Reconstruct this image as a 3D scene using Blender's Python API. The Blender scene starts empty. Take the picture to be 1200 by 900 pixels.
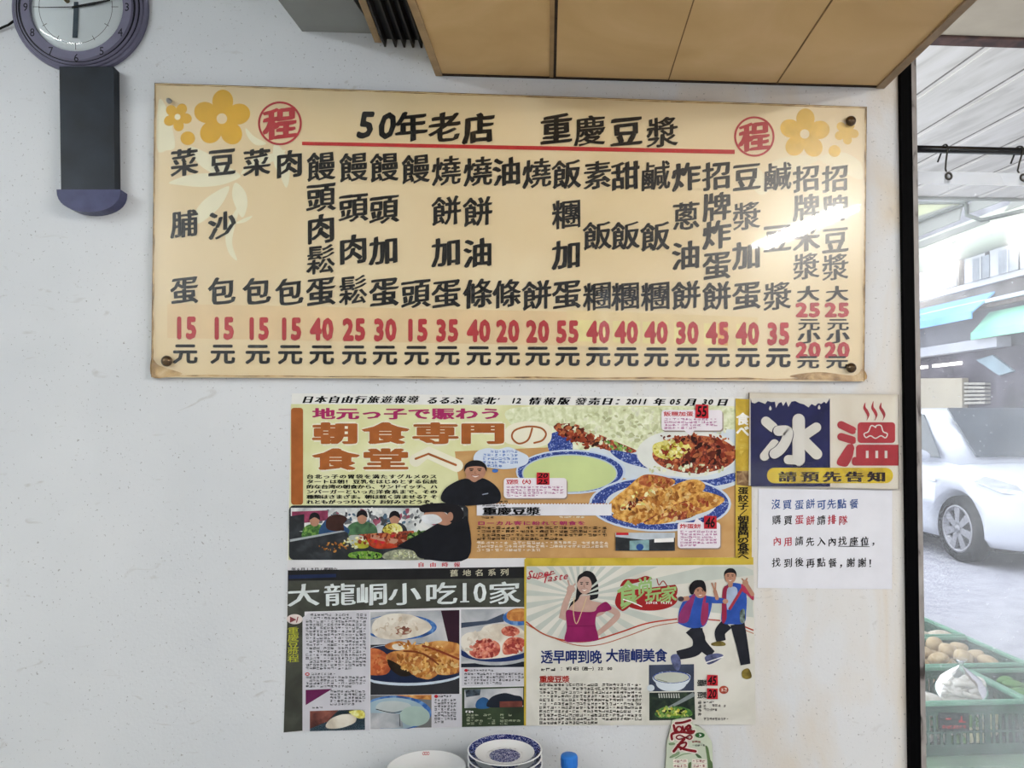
import bpy, bmesh, math, random
from mathutils import Vector, Matrix, Euler
random.seed(7)
SC = bpy.context.scene
COL = SC.collection
PI = math.pi
# ------------------------------------------------------------------ camera, world, lights, exposure
CAM_H, CAM_D, FOC = 1.42, 1.67, 900.0
YAW, PITCH = math.radians(3.56), math.radians(2.54)
cam_data = bpy.data.cameras.new('camera')
cam_data.sensor_width = 36.0
cam_data.lens = FOC / 1200.0 * 36.0
cam_data.clip_start = 0.05
cam = bpy.data.objects.new('camera', cam_data)
COL.objects.link(cam)
cam.location = (0, -CAM_D, CAM_H)
cam.rotation_euler = (PI / 2 + PITCH, 0, -YAW)
SC.camera = cam
SC.view_settings.view_transform = 'Standard'
SC.view_settings.look = 'None'
SC.view_settings.gamma = 1.0
SC.view_settings.use_curve_mapping = False
SC.view_settings.exposure = 0.0
SKY = 3.2
TUBE = 28.5
world = bpy.data.worlds.new('sky')
SC.world = world
world.use_nodes = True
wn = world.node_tree
for n in list(wn.nodes): wn.nodes.remove(n)
w_out = wn.nodes.new('ShaderNodeOutputWorld')
w_bg = wn.nodes.new('ShaderNodeBackground')
w_bg.inputs['Color'].default_value = (0.90, 0.95, 1.0, 1)
w_bg.inputs['Strength'].default_value = SKY
wn.links.new(w_bg.outputs[0], w_out.inputs[0])
ILL = 0.90          # how much of its own colour a surface on the photographed wall sends back under this light

RCAM = Euler(cam.rotation_euler).to_matrix()
CPOS = Vector(cam.location)
def ray(px, py):
    return RCAM @ Vector(((px - 600) / FOC, -(py - 450) / FOC, -1.0))
def PW(px, py, y=0.0):
    d = ray(px, py); t = (y - CPOS.y) / d.y; return CPOS + d * t
def PZ(px, py, z):
    d = ray(px, py); t = (z - CPOS.z) / d.z; return CPOS + d * t
def PX(px, py, x):
    d = ray(px, py); t = (x - CPOS.x) / d.x; return CPOS + d * t

# ------------------------------------------------------------------ materials
def lin(h):
    h = h.lstrip('#'); v = [int(h[i:i + 2], 16) / 255 for i in (0, 2, 4)]
    return [c / 12.92 if c <= .04045 else ((c + .055) / 1.055) ** 2.4 for c in v]
MATS = {}
def nodes_of(name):
    m = bpy.data.materials.new(name); m.use_nodes = True
    nt = m.node_tree
    for n in list(nt.nodes): nt.nodes.remove(n)
    out = nt.nodes.new('ShaderNodeOutputMaterial')
    return m, nt, out
def ramp(nt, cols, stops=None):
    r = nt.nodes.new('ShaderNodeValToRGB')
    e = r.color_ramp.elements
    n = len(cols)
    while len(e) < n: e.new(0.5)
    for i, c in enumerate(cols):
        e[i].position = stops[i] if stops else i / (n - 1)
        e[i].color = (*c, 1)
    return r
def ink(h, rough=.55, var=.09, scale=50, spec=.15, metal=0.0, raw=False, bump=0.0):
    """plain colour with a little procedural mottling; h is the colour the thing shows under the shop's light"""
    key = (h, rough, var, scale, spec, metal, raw, bump)
    if key in MATS: return MATS[key]
    m, nt, out = nodes_of('paint_' + h.lstrip('#'))
    k = 1.0 if raw else 1.0 / ILL
    c = [min(.93, x * k) for x in lin(h)]
    b = nt.nodes.new('ShaderNodeBsdfPrincipled')
    b.inputs['Roughness'].default_value = rough
    b.inputs['Specular IOR Level'].default_value = spec
    b.inputs['Metallic'].default_value = metal
    tc = nt.nodes.new('ShaderNodeTexCoord')
    nz = nt.nodes.new('ShaderNodeTexNoise')
    nz.inputs['Scale'].default_value = scale; nz.inputs['Detail'].default_value = 4
    nt.links.new(tc.outputs['Object'], nz.inputs['Vector'])
    r = ramp(nt, [[max(0, x * (1 - var * 2)) for x in c], [min(.95, x * (1 + var)) for x in c]], [.3, .7])
    nt.links.new(nz.outputs['Fac'], r.inputs[0]); nt.links.new(r.outputs[0], b.inputs['Base Color'])
    if bump:
        bp = nt.nodes.new('ShaderNodeBump'); bp.inputs['Strength'].default_value = bump; bp.inputs['Distance'].default_value = .002
        nt.links.new(nz.outputs['Fac'], bp.inputs['Height']); nt.links.new(bp.outputs[0], b.inputs['Normal'])
    nt.links.new(b.outputs[0], out.inputs[0])
    MATS[key] = m
    return m
def mottle(name, cols, scale=120, detail=6, stops=None, rough=.6, dist=0.6, stretch=(1, 1, 1), raw=False, spec=.3):
    key = (name,)
    if key in MATS: return MATS[key]
    m, nt, out = nodes_of(name)
    k = 1.0 if raw else 1.0 / ILL
    cs = [[min(.93, x * k) for x in lin(c)] for c in cols]
    b = nt.nodes.new('ShaderNodeBsdfPrincipled'); b.inputs['Roughness'].default_value = rough
    b.inputs['Specular IOR Level'].default_value = spec
    tc = nt.nodes.new('ShaderNodeTexCoord'); mp = nt.nodes.new('ShaderNodeMapping')
    mp.inputs['Scale'].default_value = stretch
    nz = nt.nodes.new('ShaderNodeTexNoise'); nz.inputs['Scale'].default_value = scale
    nz.inputs['Detail'].default_value = detail; nz.inputs['Distortion'].default_value = dist
    nt.links.new(tc.outputs['Object'], mp.inputs[0]); nt.links.new(mp.outputs[0], nz.inputs['Vector'])
    r = ramp(nt, cs, stops or [.3 + .4 * i / (len(cs) - 1) for i in range(len(cs))])
    nt.links.new(nz.outputs['Fac'], r.inputs[0]); nt.links.new(r.outputs[0], b.inputs['Base Color'])
    nt.links.new(b.outputs[0], out.inputs[0])
    MATS[key] = m
    return m
def emit(name, col, s):
    m, nt, out = nodes_of(name)
    e = nt.nodes.new('ShaderNodeEmission'); e.inputs[0].default_value = (*col, 1); e.inputs[1].default_value = s
    nt.links.new(e.outputs[0], out.inputs[0]); return m
def clear_sheet(name, tint=(1, 1, 1), haze=0.0, rough=.03, ior=1.45, wear=0.0, grease=0.0):
    """a clear sheet: lets light through, mirrors by Fresnel, a little milky where worn"""
    m, nt, out = nodes_of(name)
    tr = nt.nodes.new('ShaderNodeBsdfTransparent'); tr.inputs[0].default_value = (*tint, 1)
    gl = nt.nodes.new('ShaderNodeBsdfGlossy'); gl.inputs['Roughness'].default_value = rough
    fr = nt.nodes.new('ShaderNodeFresnel'); fr.inputs[0].default_value = ior
    mx = nt.nodes.new('ShaderNodeMixShader')
    if grease:
        g2 = nt.nodes.new('ShaderNodeBsdfGlossy'); g2.inputs['Roughness'].default_value = .28
        gm = nt.nodes.new('ShaderNodeMixShader'); gm.inputs[0].default_value = grease
        nt.links.new(gl.outputs[0], gm.inputs[1]); nt.links.new(g2.outputs[0], gm.inputs[2]); gl = gm
    base = tr
    if haze > 0:
        df = nt.nodes.new('ShaderNodeBsdfDiffuse'); df.inputs[0].default_value = (.9, .9, .9, 1)
        tl = nt.nodes.new('ShaderNodeBsdfTranslucent'); tl.inputs[0].default_value = (.9, .92, .95, 1)
        m1 = nt.nodes.new('ShaderNodeMixShader'); m1.inputs[0].default_value = .6
        nt.links.new(df.outputs[0], m1.inputs[1]); nt.links.new(tl.outputs[0], m1.inputs[2])
        m2 = nt.nodes.new('ShaderNodeMixShader')
        nt.links.new(tr.outputs[0], m2.inputs[1]); nt.links.new(m1.outputs[0], m2.inputs[2])
        if wear:
            tc = nt.nodes.new('ShaderNodeTexCoord')
            nz = nt.nodes.new('ShaderNodeTexNoise'); nz.inputs['Scale'].default_value = 5; nz.inputs['Detail'].default_value = 7
            sp = nt.nodes.new('ShaderNodeTexNoise'); sp.inputs['Scale'].default_value = 160; sp.inputs['Detail'].default_value = 2
            nt.links.new(tc.outputs['Object'], nz.inputs['Vector']); nt.links.new(tc.outputs['Object'], sp.inputs['Vector'])
            r1 = ramp(nt, [[haze * .6] * 3, [min(1, haze * 1.5)] * 3], [.3, .7])
            r2 = ramp(nt, [[0] * 3, [.5] * 3], [.71, .76])
            nt.links.new(nz.outputs['Fac'], r1.inputs[0]); nt.links.new(sp.outputs['Fac'], r2.inputs[0])
            ad = nt.nodes.new('ShaderNodeMath'); ad.operation = 'ADD'; ad.use_clamp = True
            nt.links.new(r1.outputs[0], ad.inputs[0]); nt.links.new(r2.outputs[0], ad.inputs[1])
            nt.links.new(ad.outputs[0], m2.inputs[0])
        else:
            m2.inputs[0].default_value = haze
        base = m2
    nt.links.new(fr.outputs[0], mx.inputs[0]); nt.links.new(base.outputs[0], mx.inputs[1]); nt.links.new(gl.outputs[0], mx.inputs[2])
    nt.links.new(mx.outputs[0], out.inputs[0])
    return m
def wall_paint():
    m, nt, out = nodes_of('old_white_wall_paint')
    b = nt.nodes.new('ShaderNodeBsdfPrincipled'); b.inputs['Roughness'].default_value = .62; b.inputs['Specular IOR Level'].default_value = .3
    tc = nt.nodes.new('ShaderNodeTexCoord')
    def noise(s, d, dist=0.0, sc=None):
        n = nt.nodes.new('ShaderNodeTexNoise'); n.inputs['Scale'].default_value = s; n.inputs['Detail'].default_value = d; n.inputs['Distortion'].default_value = dist
        if sc:
            mp = nt.nodes.new('ShaderNodeMapping'); mp.inputs['Scale'].default_value = sc
            nt.links.new(tc.outputs['Object'], mp.inputs[0]); nt.links.new(mp.outputs[0], n.inputs['Vector'])
        else: nt.links.new(tc.outputs['Object'], n.inputs['Vector'])
        return n
    def mix(fac, a, bb, mode='MIX'):
        x = nt.nodes.new('ShaderNodeMix'); x.data_type = 'RGBA'; x.blend_type = mode
        if hasattr(fac, 'links'): nt.links.new(fac, x.inputs[0])
        else: x.inputs[0].default_value = fac
        for i, v in ((6, a), (7, bb)):
            if hasattr(v, 'links'): nt.links.new(v, x.inputs[i])
            else: x.inputs[i].default_value = (*v, 1)
        return x.outputs[2]
    def math2(op, a, bb, clamp=True):
        x = nt.nodes.new('ShaderNodeMath'); x.operation = op; x.use_clamp = clamp
        for i, v in ((0, a), (1, bb)):
            if hasattr(v, 'links'): nt.links.new(v, x.inputs[i])
            else: x.inputs[i].default_value = v
        return x.outputs[0]
    base = ramp(nt, [(.63, .655, .685), (.71, .73, .755)], [.35, .65]); nb = noise(2.2, 5); nt.links.new(nb.outputs['Fac'], base.inputs[0])
    # paler warm tint and yellow-brown grime, both growing towards the door post
    sx = nt.nodes.new('ShaderNodeSeparateXYZ'); nt.links.new(tc.outputs['Object'], sx.inputs[0])
    mr = nt.nodes.new('ShaderNodeMapRange'); mr.inputs[1].default_value = .1; mr.inputs[2].default_value = 1.05; nt.links.new(sx.outputs[0], mr.inputs[0])
    st = ramp(nt, [(0, 0, 0), (1, 1, 1)], [.42, .68]); ns = noise(4.5, 6, .8, (1.6, 1, .6)); nt.links.new(ns.outputs['Fac'], st.inputs[0])
    f1 = math2('MULTIPLY', st.outputs[0], mr.outputs[0]); f1 = math2('MULTIPLY', f1, .75)
    c = mix(math2('MULTIPLY', mr.outputs[0], .35), base.outputs[0], (.80, .775, .74))  # paler, warmer wall colour to the right, partly the mixed lamplight put into it
    c = mix(f1, c, (.66, .55, .40))
    # pits, scratches
    p1 = ramp(nt, [(0, 0, 0), (1, 1, 1)], [.665, .70]); n1 = noise(170, 3, .4); nt.links.new(n1.outputs['Fac'], p1.inputs[0])
    p2 = ramp(nt, [(0, 0, 0), (1, 1, 1)], [.655, .76]); n2 = noise(26, 6, 1.5, (.5, 1, 1.2)); nt.links.new(n2.outputs['Fac'], p2.inputs[0])
    c = mix(math2('MULTIPLY', p2.outputs[0], .4), c, (.40, .38, .35))
    c = mix(math2('MULTIPLY', p1.outputs[0], .6), c, (.20, .19, .18))
    nt.links.new(c, b.inputs['Base Color'])
    bp = nt.nodes.new('ShaderNodeBump'); bp.inputs['Strength'].default_value = .25; bp.inputs['Distance'].default_value = .002
    nh = noise(140, 3); nt.links.new(nh.outputs['Fac'], bp.inputs['Height']); nt.links.new(bp.outputs[0], b.inputs['Normal'])
    nt.links.new(b.outputs[0], out.inputs[0])
    return m
# ------------------------------------------------------------------ objects
def tag(o, label=None, cat=None, group=None, kind=None):
    if label: o['label'] = label
    if cat: o['category'] = cat
    if group: o['group'] = group
    if kind: o['kind'] = kind
    return o
def thing(name, loc, label, cat, group=None, rot=(0, 0, 0)):
    o = bpy.data.objects.new(name, None); COL.objects.link(o)
    o.location = loc; o.rotation_euler = rot; o.empty_display_size = .05
    return tag(o, label, cat, group)
def inv_of(p):
    m = Matrix.Identity(4)
    chain = []
    while p: chain.append(p); p = p.parent
    for q in reversed(chain): m = m @ Matrix.LocRotScale(q.location, q.rotation_euler.to_quaternion(), q.scale)
    return m.inverted()
class MB:
    """gathers shapes with materials into ONE mesh object"""
    def __init__(s): s.v = []; s.f = []; s.m = []; s.mats = []; s.smooth = []
    def mi(s, mat):
        if mat not in s.mats: s.mats.append(mat)
        return s.mats.index(mat)
    def add(s, verts, faces, mat, smooth=False):
        b = len(s.v); s.v += [Vector(x) for x in verts]; i = s.mi(mat)
        for f in faces: s.f.append([b + k for k in f]); s.m.append(i); s.smooth.append(smooth)
    def bm(s, bm_, mat, smooth=False, M=None):
        bm_.verts.index_update()
        s.add([(M @ v.co) if M else v.co.copy() for v in bm_.verts], [[v.index for v in f.verts] for f in bm_.faces], mat, smooth); bm_.free()
    def box(s, c, d, mat, bev=0.0, M=None, seg=2):
        b = bmesh.new(); bmesh.ops.create_cube(b, size=1)
        for v in b.verts: v.co = Vector((v.co.x * d[0] , v.co.y * d[1], v.co.z * d[2]))
        if bev: bmesh.ops.bevel(b, geom=b.edges[:], offset=bev, segments=seg, affect='EDGES', profile=.5)
        T = Matrix.Translation(c)
        s.bm(b, mat, False, (T @ M) if M else T)
    def lathe(s, prof, mat, n=40, M=None, smooth=True, axis='z'):
        vs = []; fs = []; k = len(prof)
        for i in range(n):
            a = 2 * PI * i / n
            for r, z in prof:
                vs.append(Vector((r * math.cos(a), r * math.sin(a), z)))
        for i in range(n):
            for j in range(k - 1):
                a, b = i * k + j, ((i + 1) % n) * k + j
                fs.append([a, b, b + 1, a + 1])
        if axis == 'y': vs = [Vector((v.x, -v.z, v.y)) for v in vs]   # profile height runs out of the wall
        if M: vs = [M @ v for v in vs]
        s.add(vs, fs, mat, smooth)
    def tube(s, pts, r, mat, n=8, cap=True):
        pts = [Vector(p) for p in pts]; vs = []; fs = []
        up = None
        for i, p in enumerate(pts):
            t = (pts[min(i + 1, len(pts) - 1)] - pts[max(i - 1, 0)]).normalized()
            if up is None: up = t.orthogonal().normalized()
            up = (up - t * up.dot(t)).normalized(); w = t.cross(up)
            rr = r[i] if isinstance(r, (list, tuple)) else r
            for k in range(n):
                a = 2 * PI * k / n; vs.append(p + (up * math.cos(a) + w * math.sin(a)) * rr)
        for i in range(len(pts) - 1):
            for k in range(n):
                fs.append([i * n + k, i * n + (k + 1) % n, (i + 1) * n + (k + 1) % n, (i + 1) * n + k])
        if cap: fs.append(list(range(n))[::-1]); fs.append([(len(pts) - 1) * n + k for k in range(n)])
        s.add(vs, fs, mat, True)
    def prism(s, poly, d, mat, side=None):
        """closed 3-D outline pushed along vector d"""
        n = len(poly); p = [Vector(q) for q in poly]; d = Vector(d)
        s.add(p + [q + d for q in p], [list(range(n)), list(range(2 * n - 1, n - 1, -1))], mat)
        s.add(p + [q + d for q in p], [[i, (i + 1) % n, n + (i + 1) % n, n + i] for i in range(n)], side or mat)
    def build(s, name, parent=None, label=None):
        me = bpy.data.meshes.new(name)
        iv = inv_of(parent) if parent else Matrix.Identity(4)
        me.from_pydata([iv @ v for v in s.v], [], s.f)
        for m in s.mats: me.materials.append(m)
        for p, i, sm in zip(me.polygons, s.m, s.smooth): p.material_index = i; p.use_smooth = sm
        bb = bmesh.new(); bb.from_mesh(me); bmesh.ops.recalc_face_normals(bb, faces=bb.faces[:]) if not getattr(s, 'flat', False) else None
        bb.to_mesh(me); bb.free(); me.update()
        o = bpy.data.objects.new(name, me); COL.objects.link(o)
        if parent: o.parent = parent
        if label: o['label'] = label
        return o
def struct(name, mb):
    o = mb.build(name); o['kind'] = 'structure'; return o
def copy_tree(o, parent=None):
    c = o.copy(); COL.objects.link(c); c.parent = parent
    for ch in [x for x in bpy.data.objects if x.parent == o]: copy_tree(ch, c)
    return c
# ------------------------------------------------------------------ flat printing: artwork laid on a sheet on the wall
GL = {}
_fc = bpy.data.curves.new('glyph_source', 'FONT'); _fo = bpy.data.objects.new('glyph_source', _fc); COL.objects.link(_fo)
_fc.resolution_u = 2; _fc.size = 1
def glyph(ch):
    if ch not in GL:
        _fc.body = ch
        dg = bpy.context.evaluated_depsgraph_get(); dg.update()
        me = bpy.data.meshes.new_from_object(_fo.evaluated_get(dg))
        GL[ch] = ([(v.co.x, v.co.y) for v in me.vertices], [list(p.vertices) for p in me.polygons])
        bpy.data.meshes.remove(me)
    return GL[ch]
def done_with_glyphs():
    bpy.data.objects.remove(_fo); bpy.data.curves.remove(_fc)
def smooth_loop(pts, n=5, closed=True):
    out = []; m = len(pts)
    rng = range(m) if closed else range(m - 1)
    for i in rng:
        if closed: p0, p1, p2, p3 = pts[(i - 1) % m], pts[i], pts[(i + 1) % m], pts[(i + 2) % m]
        else: p0, p1, p2, p3 = pts[max(i - 1, 0)], pts[i], pts[i + 1], pts[min(i + 2, m - 1)]
        for k in range(n):
            t = k / n
            out.append(tuple(.5 * ((2 * p1[a]) + (-p0[a] + p2[a]) * t + (2 * p0[a] - 5 * p1[a] + 4 * p2[a] - p3[a]) * t * t + (-p0[a] + 3 * p1[a] - 3 * p2[a] + p3[a]) * t ** 3) for a in (0, 1)))
    if not closed: out.append(tuple(pts[-1]))
    return out
class Art:
    STEP = 2.2e-5
    def __init__(s, off, org=(0, 0), scale=1.0, slope=0.0):
        s.off = off; s.o = org; s.s = scale; s.mb = MB(); s.mb.flat = True; s.pend = 0.0
    def px(s, x, y):
        X = s.o[0] + x / s.s; return X, s.o[1] + y / s.s
    def up(s): s.off += s.STEP + s.pend; s.pend = 0.0
    def put(s, pts, faces, mat):
        s.mb.add([PW(*s.px(*p), -s.off) for p in pts], faces, mat)
    def poly(s, pts, mat):
        s.up(); a = sum(pts[i][0] * pts[(i + 1) % len(pts)][1] - pts[(i + 1) % len(pts)][0] * pts[i][1] for i in range(len(pts)))
        s.put(pts, [list(range(len(pts)))[::-1] if a > 0 else list(range(len(pts)))], mat)
    def rect(s, x0, y0, x1, y1, mat): s.poly([(x0, y0), (x1, y0), (x1, y1), (x0, y1)], mat)
    def rrect(s, x0, y0, x1, y1, r, mat):
        p = []
        for cx, cy, a0 in ((x1 - r, y0 + r, -90), (x1 - r, y1 - r, 0), (x0 + r, y1 - r, 90), (x0 + r, y0 + r, 180)):
            for k in range(6): a = math.radians(a0 + 18 * k); p.append((cx + r * math.cos(a), cy + r * math.sin(a)))
        s.poly(p, mat)
    def ell(s, cx, cy, rx, ry, mat, rot=0, n=36):
        c, q = math.cos(rot), math.sin(rot)
        s.poly([(cx + rx * math.cos(2 * PI * i / n) * c - ry * math.sin(2 * PI * i / n) * q, cy + rx * math.cos(2 * PI * i / n) * q + ry * math.sin(2 * PI * i / n) * c) for i in range(n)], mat)
    def ring(s, cx, cy, r, w, mat, n=48, ry=None):
        s.up(); k = (ry or r) / r
        pts = [(cx + q * math.cos(2 * PI * i / n), cy + q * k * math.sin(2 * PI * i / n)) for q in (r - w / 2, r + w / 2) for i in range(n)]
        s.put(pts, [[i, (i + 1) % n, n + (i + 1) % n, n + i] for i in range(n)], mat)
    def blob(s, pts, mat, n=5): s.poly(smooth_loop(pts, n), mat)
    def line(s, pts, w, mat, smooth=True, caps=True, n=6):
        if smooth and len(pts) > 2: pts = smooth_loop(pts, n, False)
        s.up(); L = []; R = []; m = len(pts)
        for i, p in enumerate(pts):
            a, b = pts[max(i - 1, 0)], pts[min(i + 1, m - 1)]
            dx, dy = b[0] - a[0], b[1] - a[1]; d = math.hypot(dx, dy) or 1
            ww = (w[0] + (w[1] - w[0]) * i / (m - 1)) / 2 if isinstance(w, tuple) else w / 2
            nx, ny = -dy / d * ww, dx / d * ww
            L.append((p[0] + nx, p[1] + ny)); R.append((p[0] - nx, p[1] - ny))
        s.put(L + R, [[i, i + 1, m + i + 1, m + i] for i in range(m - 1)], mat)
        if caps and not isinstance(w, tuple):
            for p in (pts[0], pts[-1]): s.ell(p[0], p[1], w / 2, w / 2, mat, n=14)
    def char(s, ch, cx, cy, w, h, mat, nib=None, fat=0.0, shear=0.0, rise=0.0, up=True, italic=0.0, thin=True, hand=0.0):
        """one character centred on a spot; nib: broad-pen shift, fat: all-round weight, rise: strokes climb to the right"""
        if up: s.up()
        vs, fs = glyph(ch)
        if not vs: return
        latin = ord(ch) < 0x250
        if latin:
            xs = [v[0] for v in vs]; x_mid = (min(xs) + max(xs)) / 2; y_mid = .35
        else: x_mid = .5; y_mid = .38
        k = 1 - .5 * min(1, max(0, (len(vs) - 45) / 75)) if thin else 1
        if nib: nib = (nib[0] * k, nib[1] * k)
        fat *= k
        rj = random.Random(ord(ch) * 7 + int(cx))
        if hand: vs = [(x + rj.uniform(-hand, hand), y + rj.uniform(-hand, hand)) for x, y in vs]
        shifts = [(0, 0)]
        if nib: shifts += [(nib[0], nib[1]), (-nib[0], -nib[1])]
        if fat: shifts = [(a + fat * math.cos(k * PI / 3 + .3), b + fat * math.sin(k * PI / 3 + .3)) for k in range(6) for a, b in shifts]
        o0 = s.off
        for j, (dx, dy) in enumerate(shifts):
            s.off = o0 + j * 4e-6
            pts = []
            for x, y in vs:
                u, v = x - x_mid + dx, y - y_mid + dy
                v += rise * u; u += italic * v
                pts.append((cx + u * w, cy - v * h))
            s.put(pts, fs, mat)
        s.off = o0; s.pend = max(s.pend, len(shifts) * 4e-6)
    def text(s, txt, x0, cy, pitch, w, h, mat, dy=0.0, **k):
        lat = k.pop('lat', 1.0); s.up(); x = x0
        for i, ch in enumerate(txt):
            if ch not in ' \u3000': s.char(ch, x, cy + dy * i, w, h, mat, up=False, **k)
            x += pitch if ord(ch) >= 0x250 else pitch * lat
    def micro(s, x0, y0, x1, y1, rows, cw, mat, fill=.97, ragged=True, tilt=0.0):
        """rows of print too small to read in the photograph: a few strokes to a cell"""
        s.up(); P = []; F = []; lh = (y1 - y0) / rows
        def q(a, b, c, d):
            n = len(P); t = tilt
            P.extend([(a, b + t * (a - x0)), (c, b + t * (c - x0)), (c, d + t * (c - x0)), (a, d + t * (a - x0))]); F.append([n + 3, n + 2, n + 1, n])
        for r in range(rows):
            n = int((x1 - x0) / cw)
            if ragged and r == rows - 1: n = int(n * random.uniform(.4, .85))
            for i in range(n):
                if random.random() > fill: continue
                cx, cy = x0 + (i + .08) * cw, y0 + (r + .14) * lh; w, h = cw * .84, lh * .72
                t = h * .17; kind = random.random()
                if kind < .12:
                    q(cx + w * .2, cy + h * .3, cx + w * .7, cy + h * .55); continue
                ys = random.sample([0, .2, .42, .64, .84], random.choice((2, 3, 3, 4)))
                for y in ys:
                    a = random.choice((0, 0, .15, .3)); b = random.choice((1, 1, .85, .7)); q(cx + a * w, cy + y * h, cx + b * w, cy + y * h + t)
                for xx in random.sample([.05, .3, .5, .75, .9], random.choice((1, 2))):
                    q(cx + xx * w, cy + random.choice((0, .2)) * h, cx + xx * w + w * .13, cy + h)
        s.put(P, F, mat)
    def scatter(s, cx, cy, rx, ry, n, size, mats, rot=0.0, flat=.6, seed=1):
        """many small irregular dabs inside an ellipse: the broken colour of printed food and foliage"""
        rd_ = random.Random(seed); s.up(); o0 = s.off; q = 0
        c, z = math.cos(rot), math.sin(rot)
        while q < n:
            u, v = rd_.uniform(-1, 1), rd_.uniform(-1, 1)
            if u * u + v * v > 1: continue
            x, y = cx + u * rx * c - v * ry * z, cy + u * rx * z + v * ry * c
            t = rd_.uniform(0, PI); r0 = size * rd_.uniform(.5, 1.3); s.off = o0 + q * 1.2e-6
            pts = []
            for k in range(7):
                a = 2 * PI * k / 7; r1 = r0 * rd_.uniform(.65, 1.25); X, Y = r1 * math.cos(a), r1 * flat * math.sin(a)
                pts.append((x + X * math.cos(t) - Y * math.sin(t), y + X * math.sin(t) + Y * math.cos(t)))
            s.put(pts, [list(range(7))[::-1]], rd_.choice(mats)); q += 1
        s.off = o0; s.pend = max(s.pend, n * 1.2e-6)
    def build(s, name, parent, label=None): return s.mb.build(name, parent, label)
def sheet(name, parent, quad, off, th, mat, edge=None, label=None):
    """a thin sheet lying on the wall: quad in picture order TL TR BR BL, its face at OFF from the wall, TH thick"""
    m = MB(); f = [PW(x, y, -off) for x, y in quad]
    m.prism(f, (0, th, 0), mat, edge); return m.build(name, parent, label)
# ================================================================== THE SETTING
WALL = wall_paint()
CEIL_Z = 2.75
TOP, BOT = PW(1052, 90), PW(1063, 900)
def post_x(z, d=0.0): return BOT.x + (TOP.x - BOT.x) * (z - BOT.z) / (TOP.z - BOT.z) + d
m = MB(); m.prism([(-3.0, 0, 0), (post_x(0, .012), 0, 0), (post_x(CEIL_Z, .012), 0, CEIL_Z), (-3.0, 0, CEIL_Z)], (0, .12, 0), WALL)
struct('wall_back', m)
PLAIN = ink('#c8cbcc', .7, .03, 4, raw=True)
m = MB(); m.box((-3.06, -2.5, CEIL_Z / 2), (.12, 5.0, CEIL_Z), PLAIN); struct('wall_left', m)
m = MB(); m.box((-.97, -5.06, CEIL_Z / 2), (4.3, .12, CEIL_Z), PLAIN); struct('wall_front', m)
TILE = mottle('pale_terrazzo_floor', ['#b4b0a8', '#c4c0b6', '#d0ccc2'], 40, 4, rough=.45, raw=True)
m = MB(); m.box((-.9, -2.5, -.03), (4.3, 5.3, .06), TILE); struct('floor', m)
m = MB(); m.box((-.95, -2.46, CEIL_Z + .03), (4.2, 5.2, .06), ink('#d0cdc4', .7, .03, 4, raw=True)); struct('ceiling', m)

# beige boxed-in soffit over the menu board
SOF = mottle('beige_board_soffit', ['#c8a46e', '#d2b07a', '#dcba88'], 3.2, 6, rough=.55, dist=1.2, raw=True)
SOF_EDGE = ink('#9a8468', .5, .1, 30, raw=True)
DARK_BROWN = ink('#3a2f26', .8, .2, 60, raw=True)
zs = (PW(512, 88.5).z + PW(1035, 101).z) / 2
def on_soffit(px, py, z=zs, ymin=-.62):
    return PZ(px, py, z)
def edge_line(pa, pb, z, y):
    a, b = PZ(*pa, z), PZ(*pb, z); t = (y - a.y) / (b.y - a.y); q = a + (b - a) * t; return Vector((q.x, y, z))
YF = -.62
A0, A1 = edge_line((512, 88), (479, 0), zs, -.0005), edge_line((512, 88), (479, 0), zs, YF)
B0, B1 = edge_line((1035, 101), (1140, 0), zs, -.0005), edge_line((1035, 101), (1140, 0), zs, YF)
m = MB(); m.prism([A0, B0, B1, A1], (0, 0, CEIL_Z - zs), SOF); sof = struct('trim_1', m)
def strip(name, pa, pb, w0, w1, z, th, mat, parent, y0=-.002, y1=YF):
    a, b = edge_line(pa, pb, z, y0), edge_line(pa, pb, z, y1)
    mm = MB(); mm.prism([a + Vector((w0, 0, -th)), a + Vector((w1, 0, -th)), b + Vector((w1, 0, -th)), b + Vector((w0, 0, -th))], (0, 0, th), mat)
    return mm.build(name, parent)
for pa, pb, w in (((650, 91), (652, 0), .003), ((783, 95), (813, 0), .0012), ((910, 98), (975, 0), .0018)):
    strip('joint', pa, pb, -w, w, zs, .0006, DARK_BROWN if w > .002 else ink('#7d6240', .7, .1, 30, raw=True), sof)
strip('edge_strip', (512, 88), (479, 0), -.002, .013, zs, .004, ink('#a88d68', .5, .1, 30, raw=True), sof)
strip('edge_strip', (650, 91), (652, 0), -.012, -.003, zs, .002, ink('#a0825a', .5, .1, 30, raw=True), sof)
strip('edge_strip', (1035, 101), (1140, 0), -.016, .003, zs, .005, SOF_EDGE, sof)
mm = MB(); mm.prism([A0 + Vector((0, -.0005, -.003)), B0 + Vector((0, -.0005, -.003)), B0 + Vector((0, -.006, -.003)), A0 + Vector((0, -.006, -.003))], (0, 0, .003), DARK_BROWN)
mm.build('back_edge_line', sof)  # dark brown line where the soffit meets the wall
# grey box beside it
zg = PW(390, 38).z
G0, G1 = edge_line((355, 38), (326, 0), zg, -.0005), edge_line((355, 38), (326, 0), zg, -.6)
H0, H1 = edge_line((440, 38), (414, 0), zg, -.0005), edge_line((440, 38), (414, 0), zg, -.6)
m = MB(); m.prism([G0, H0, H1, G1], (0, 0, CEIL_Z - zg), ink('#8f9290', .6, .05, 8, raw=True)); struct('trim_2', m)
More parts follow.
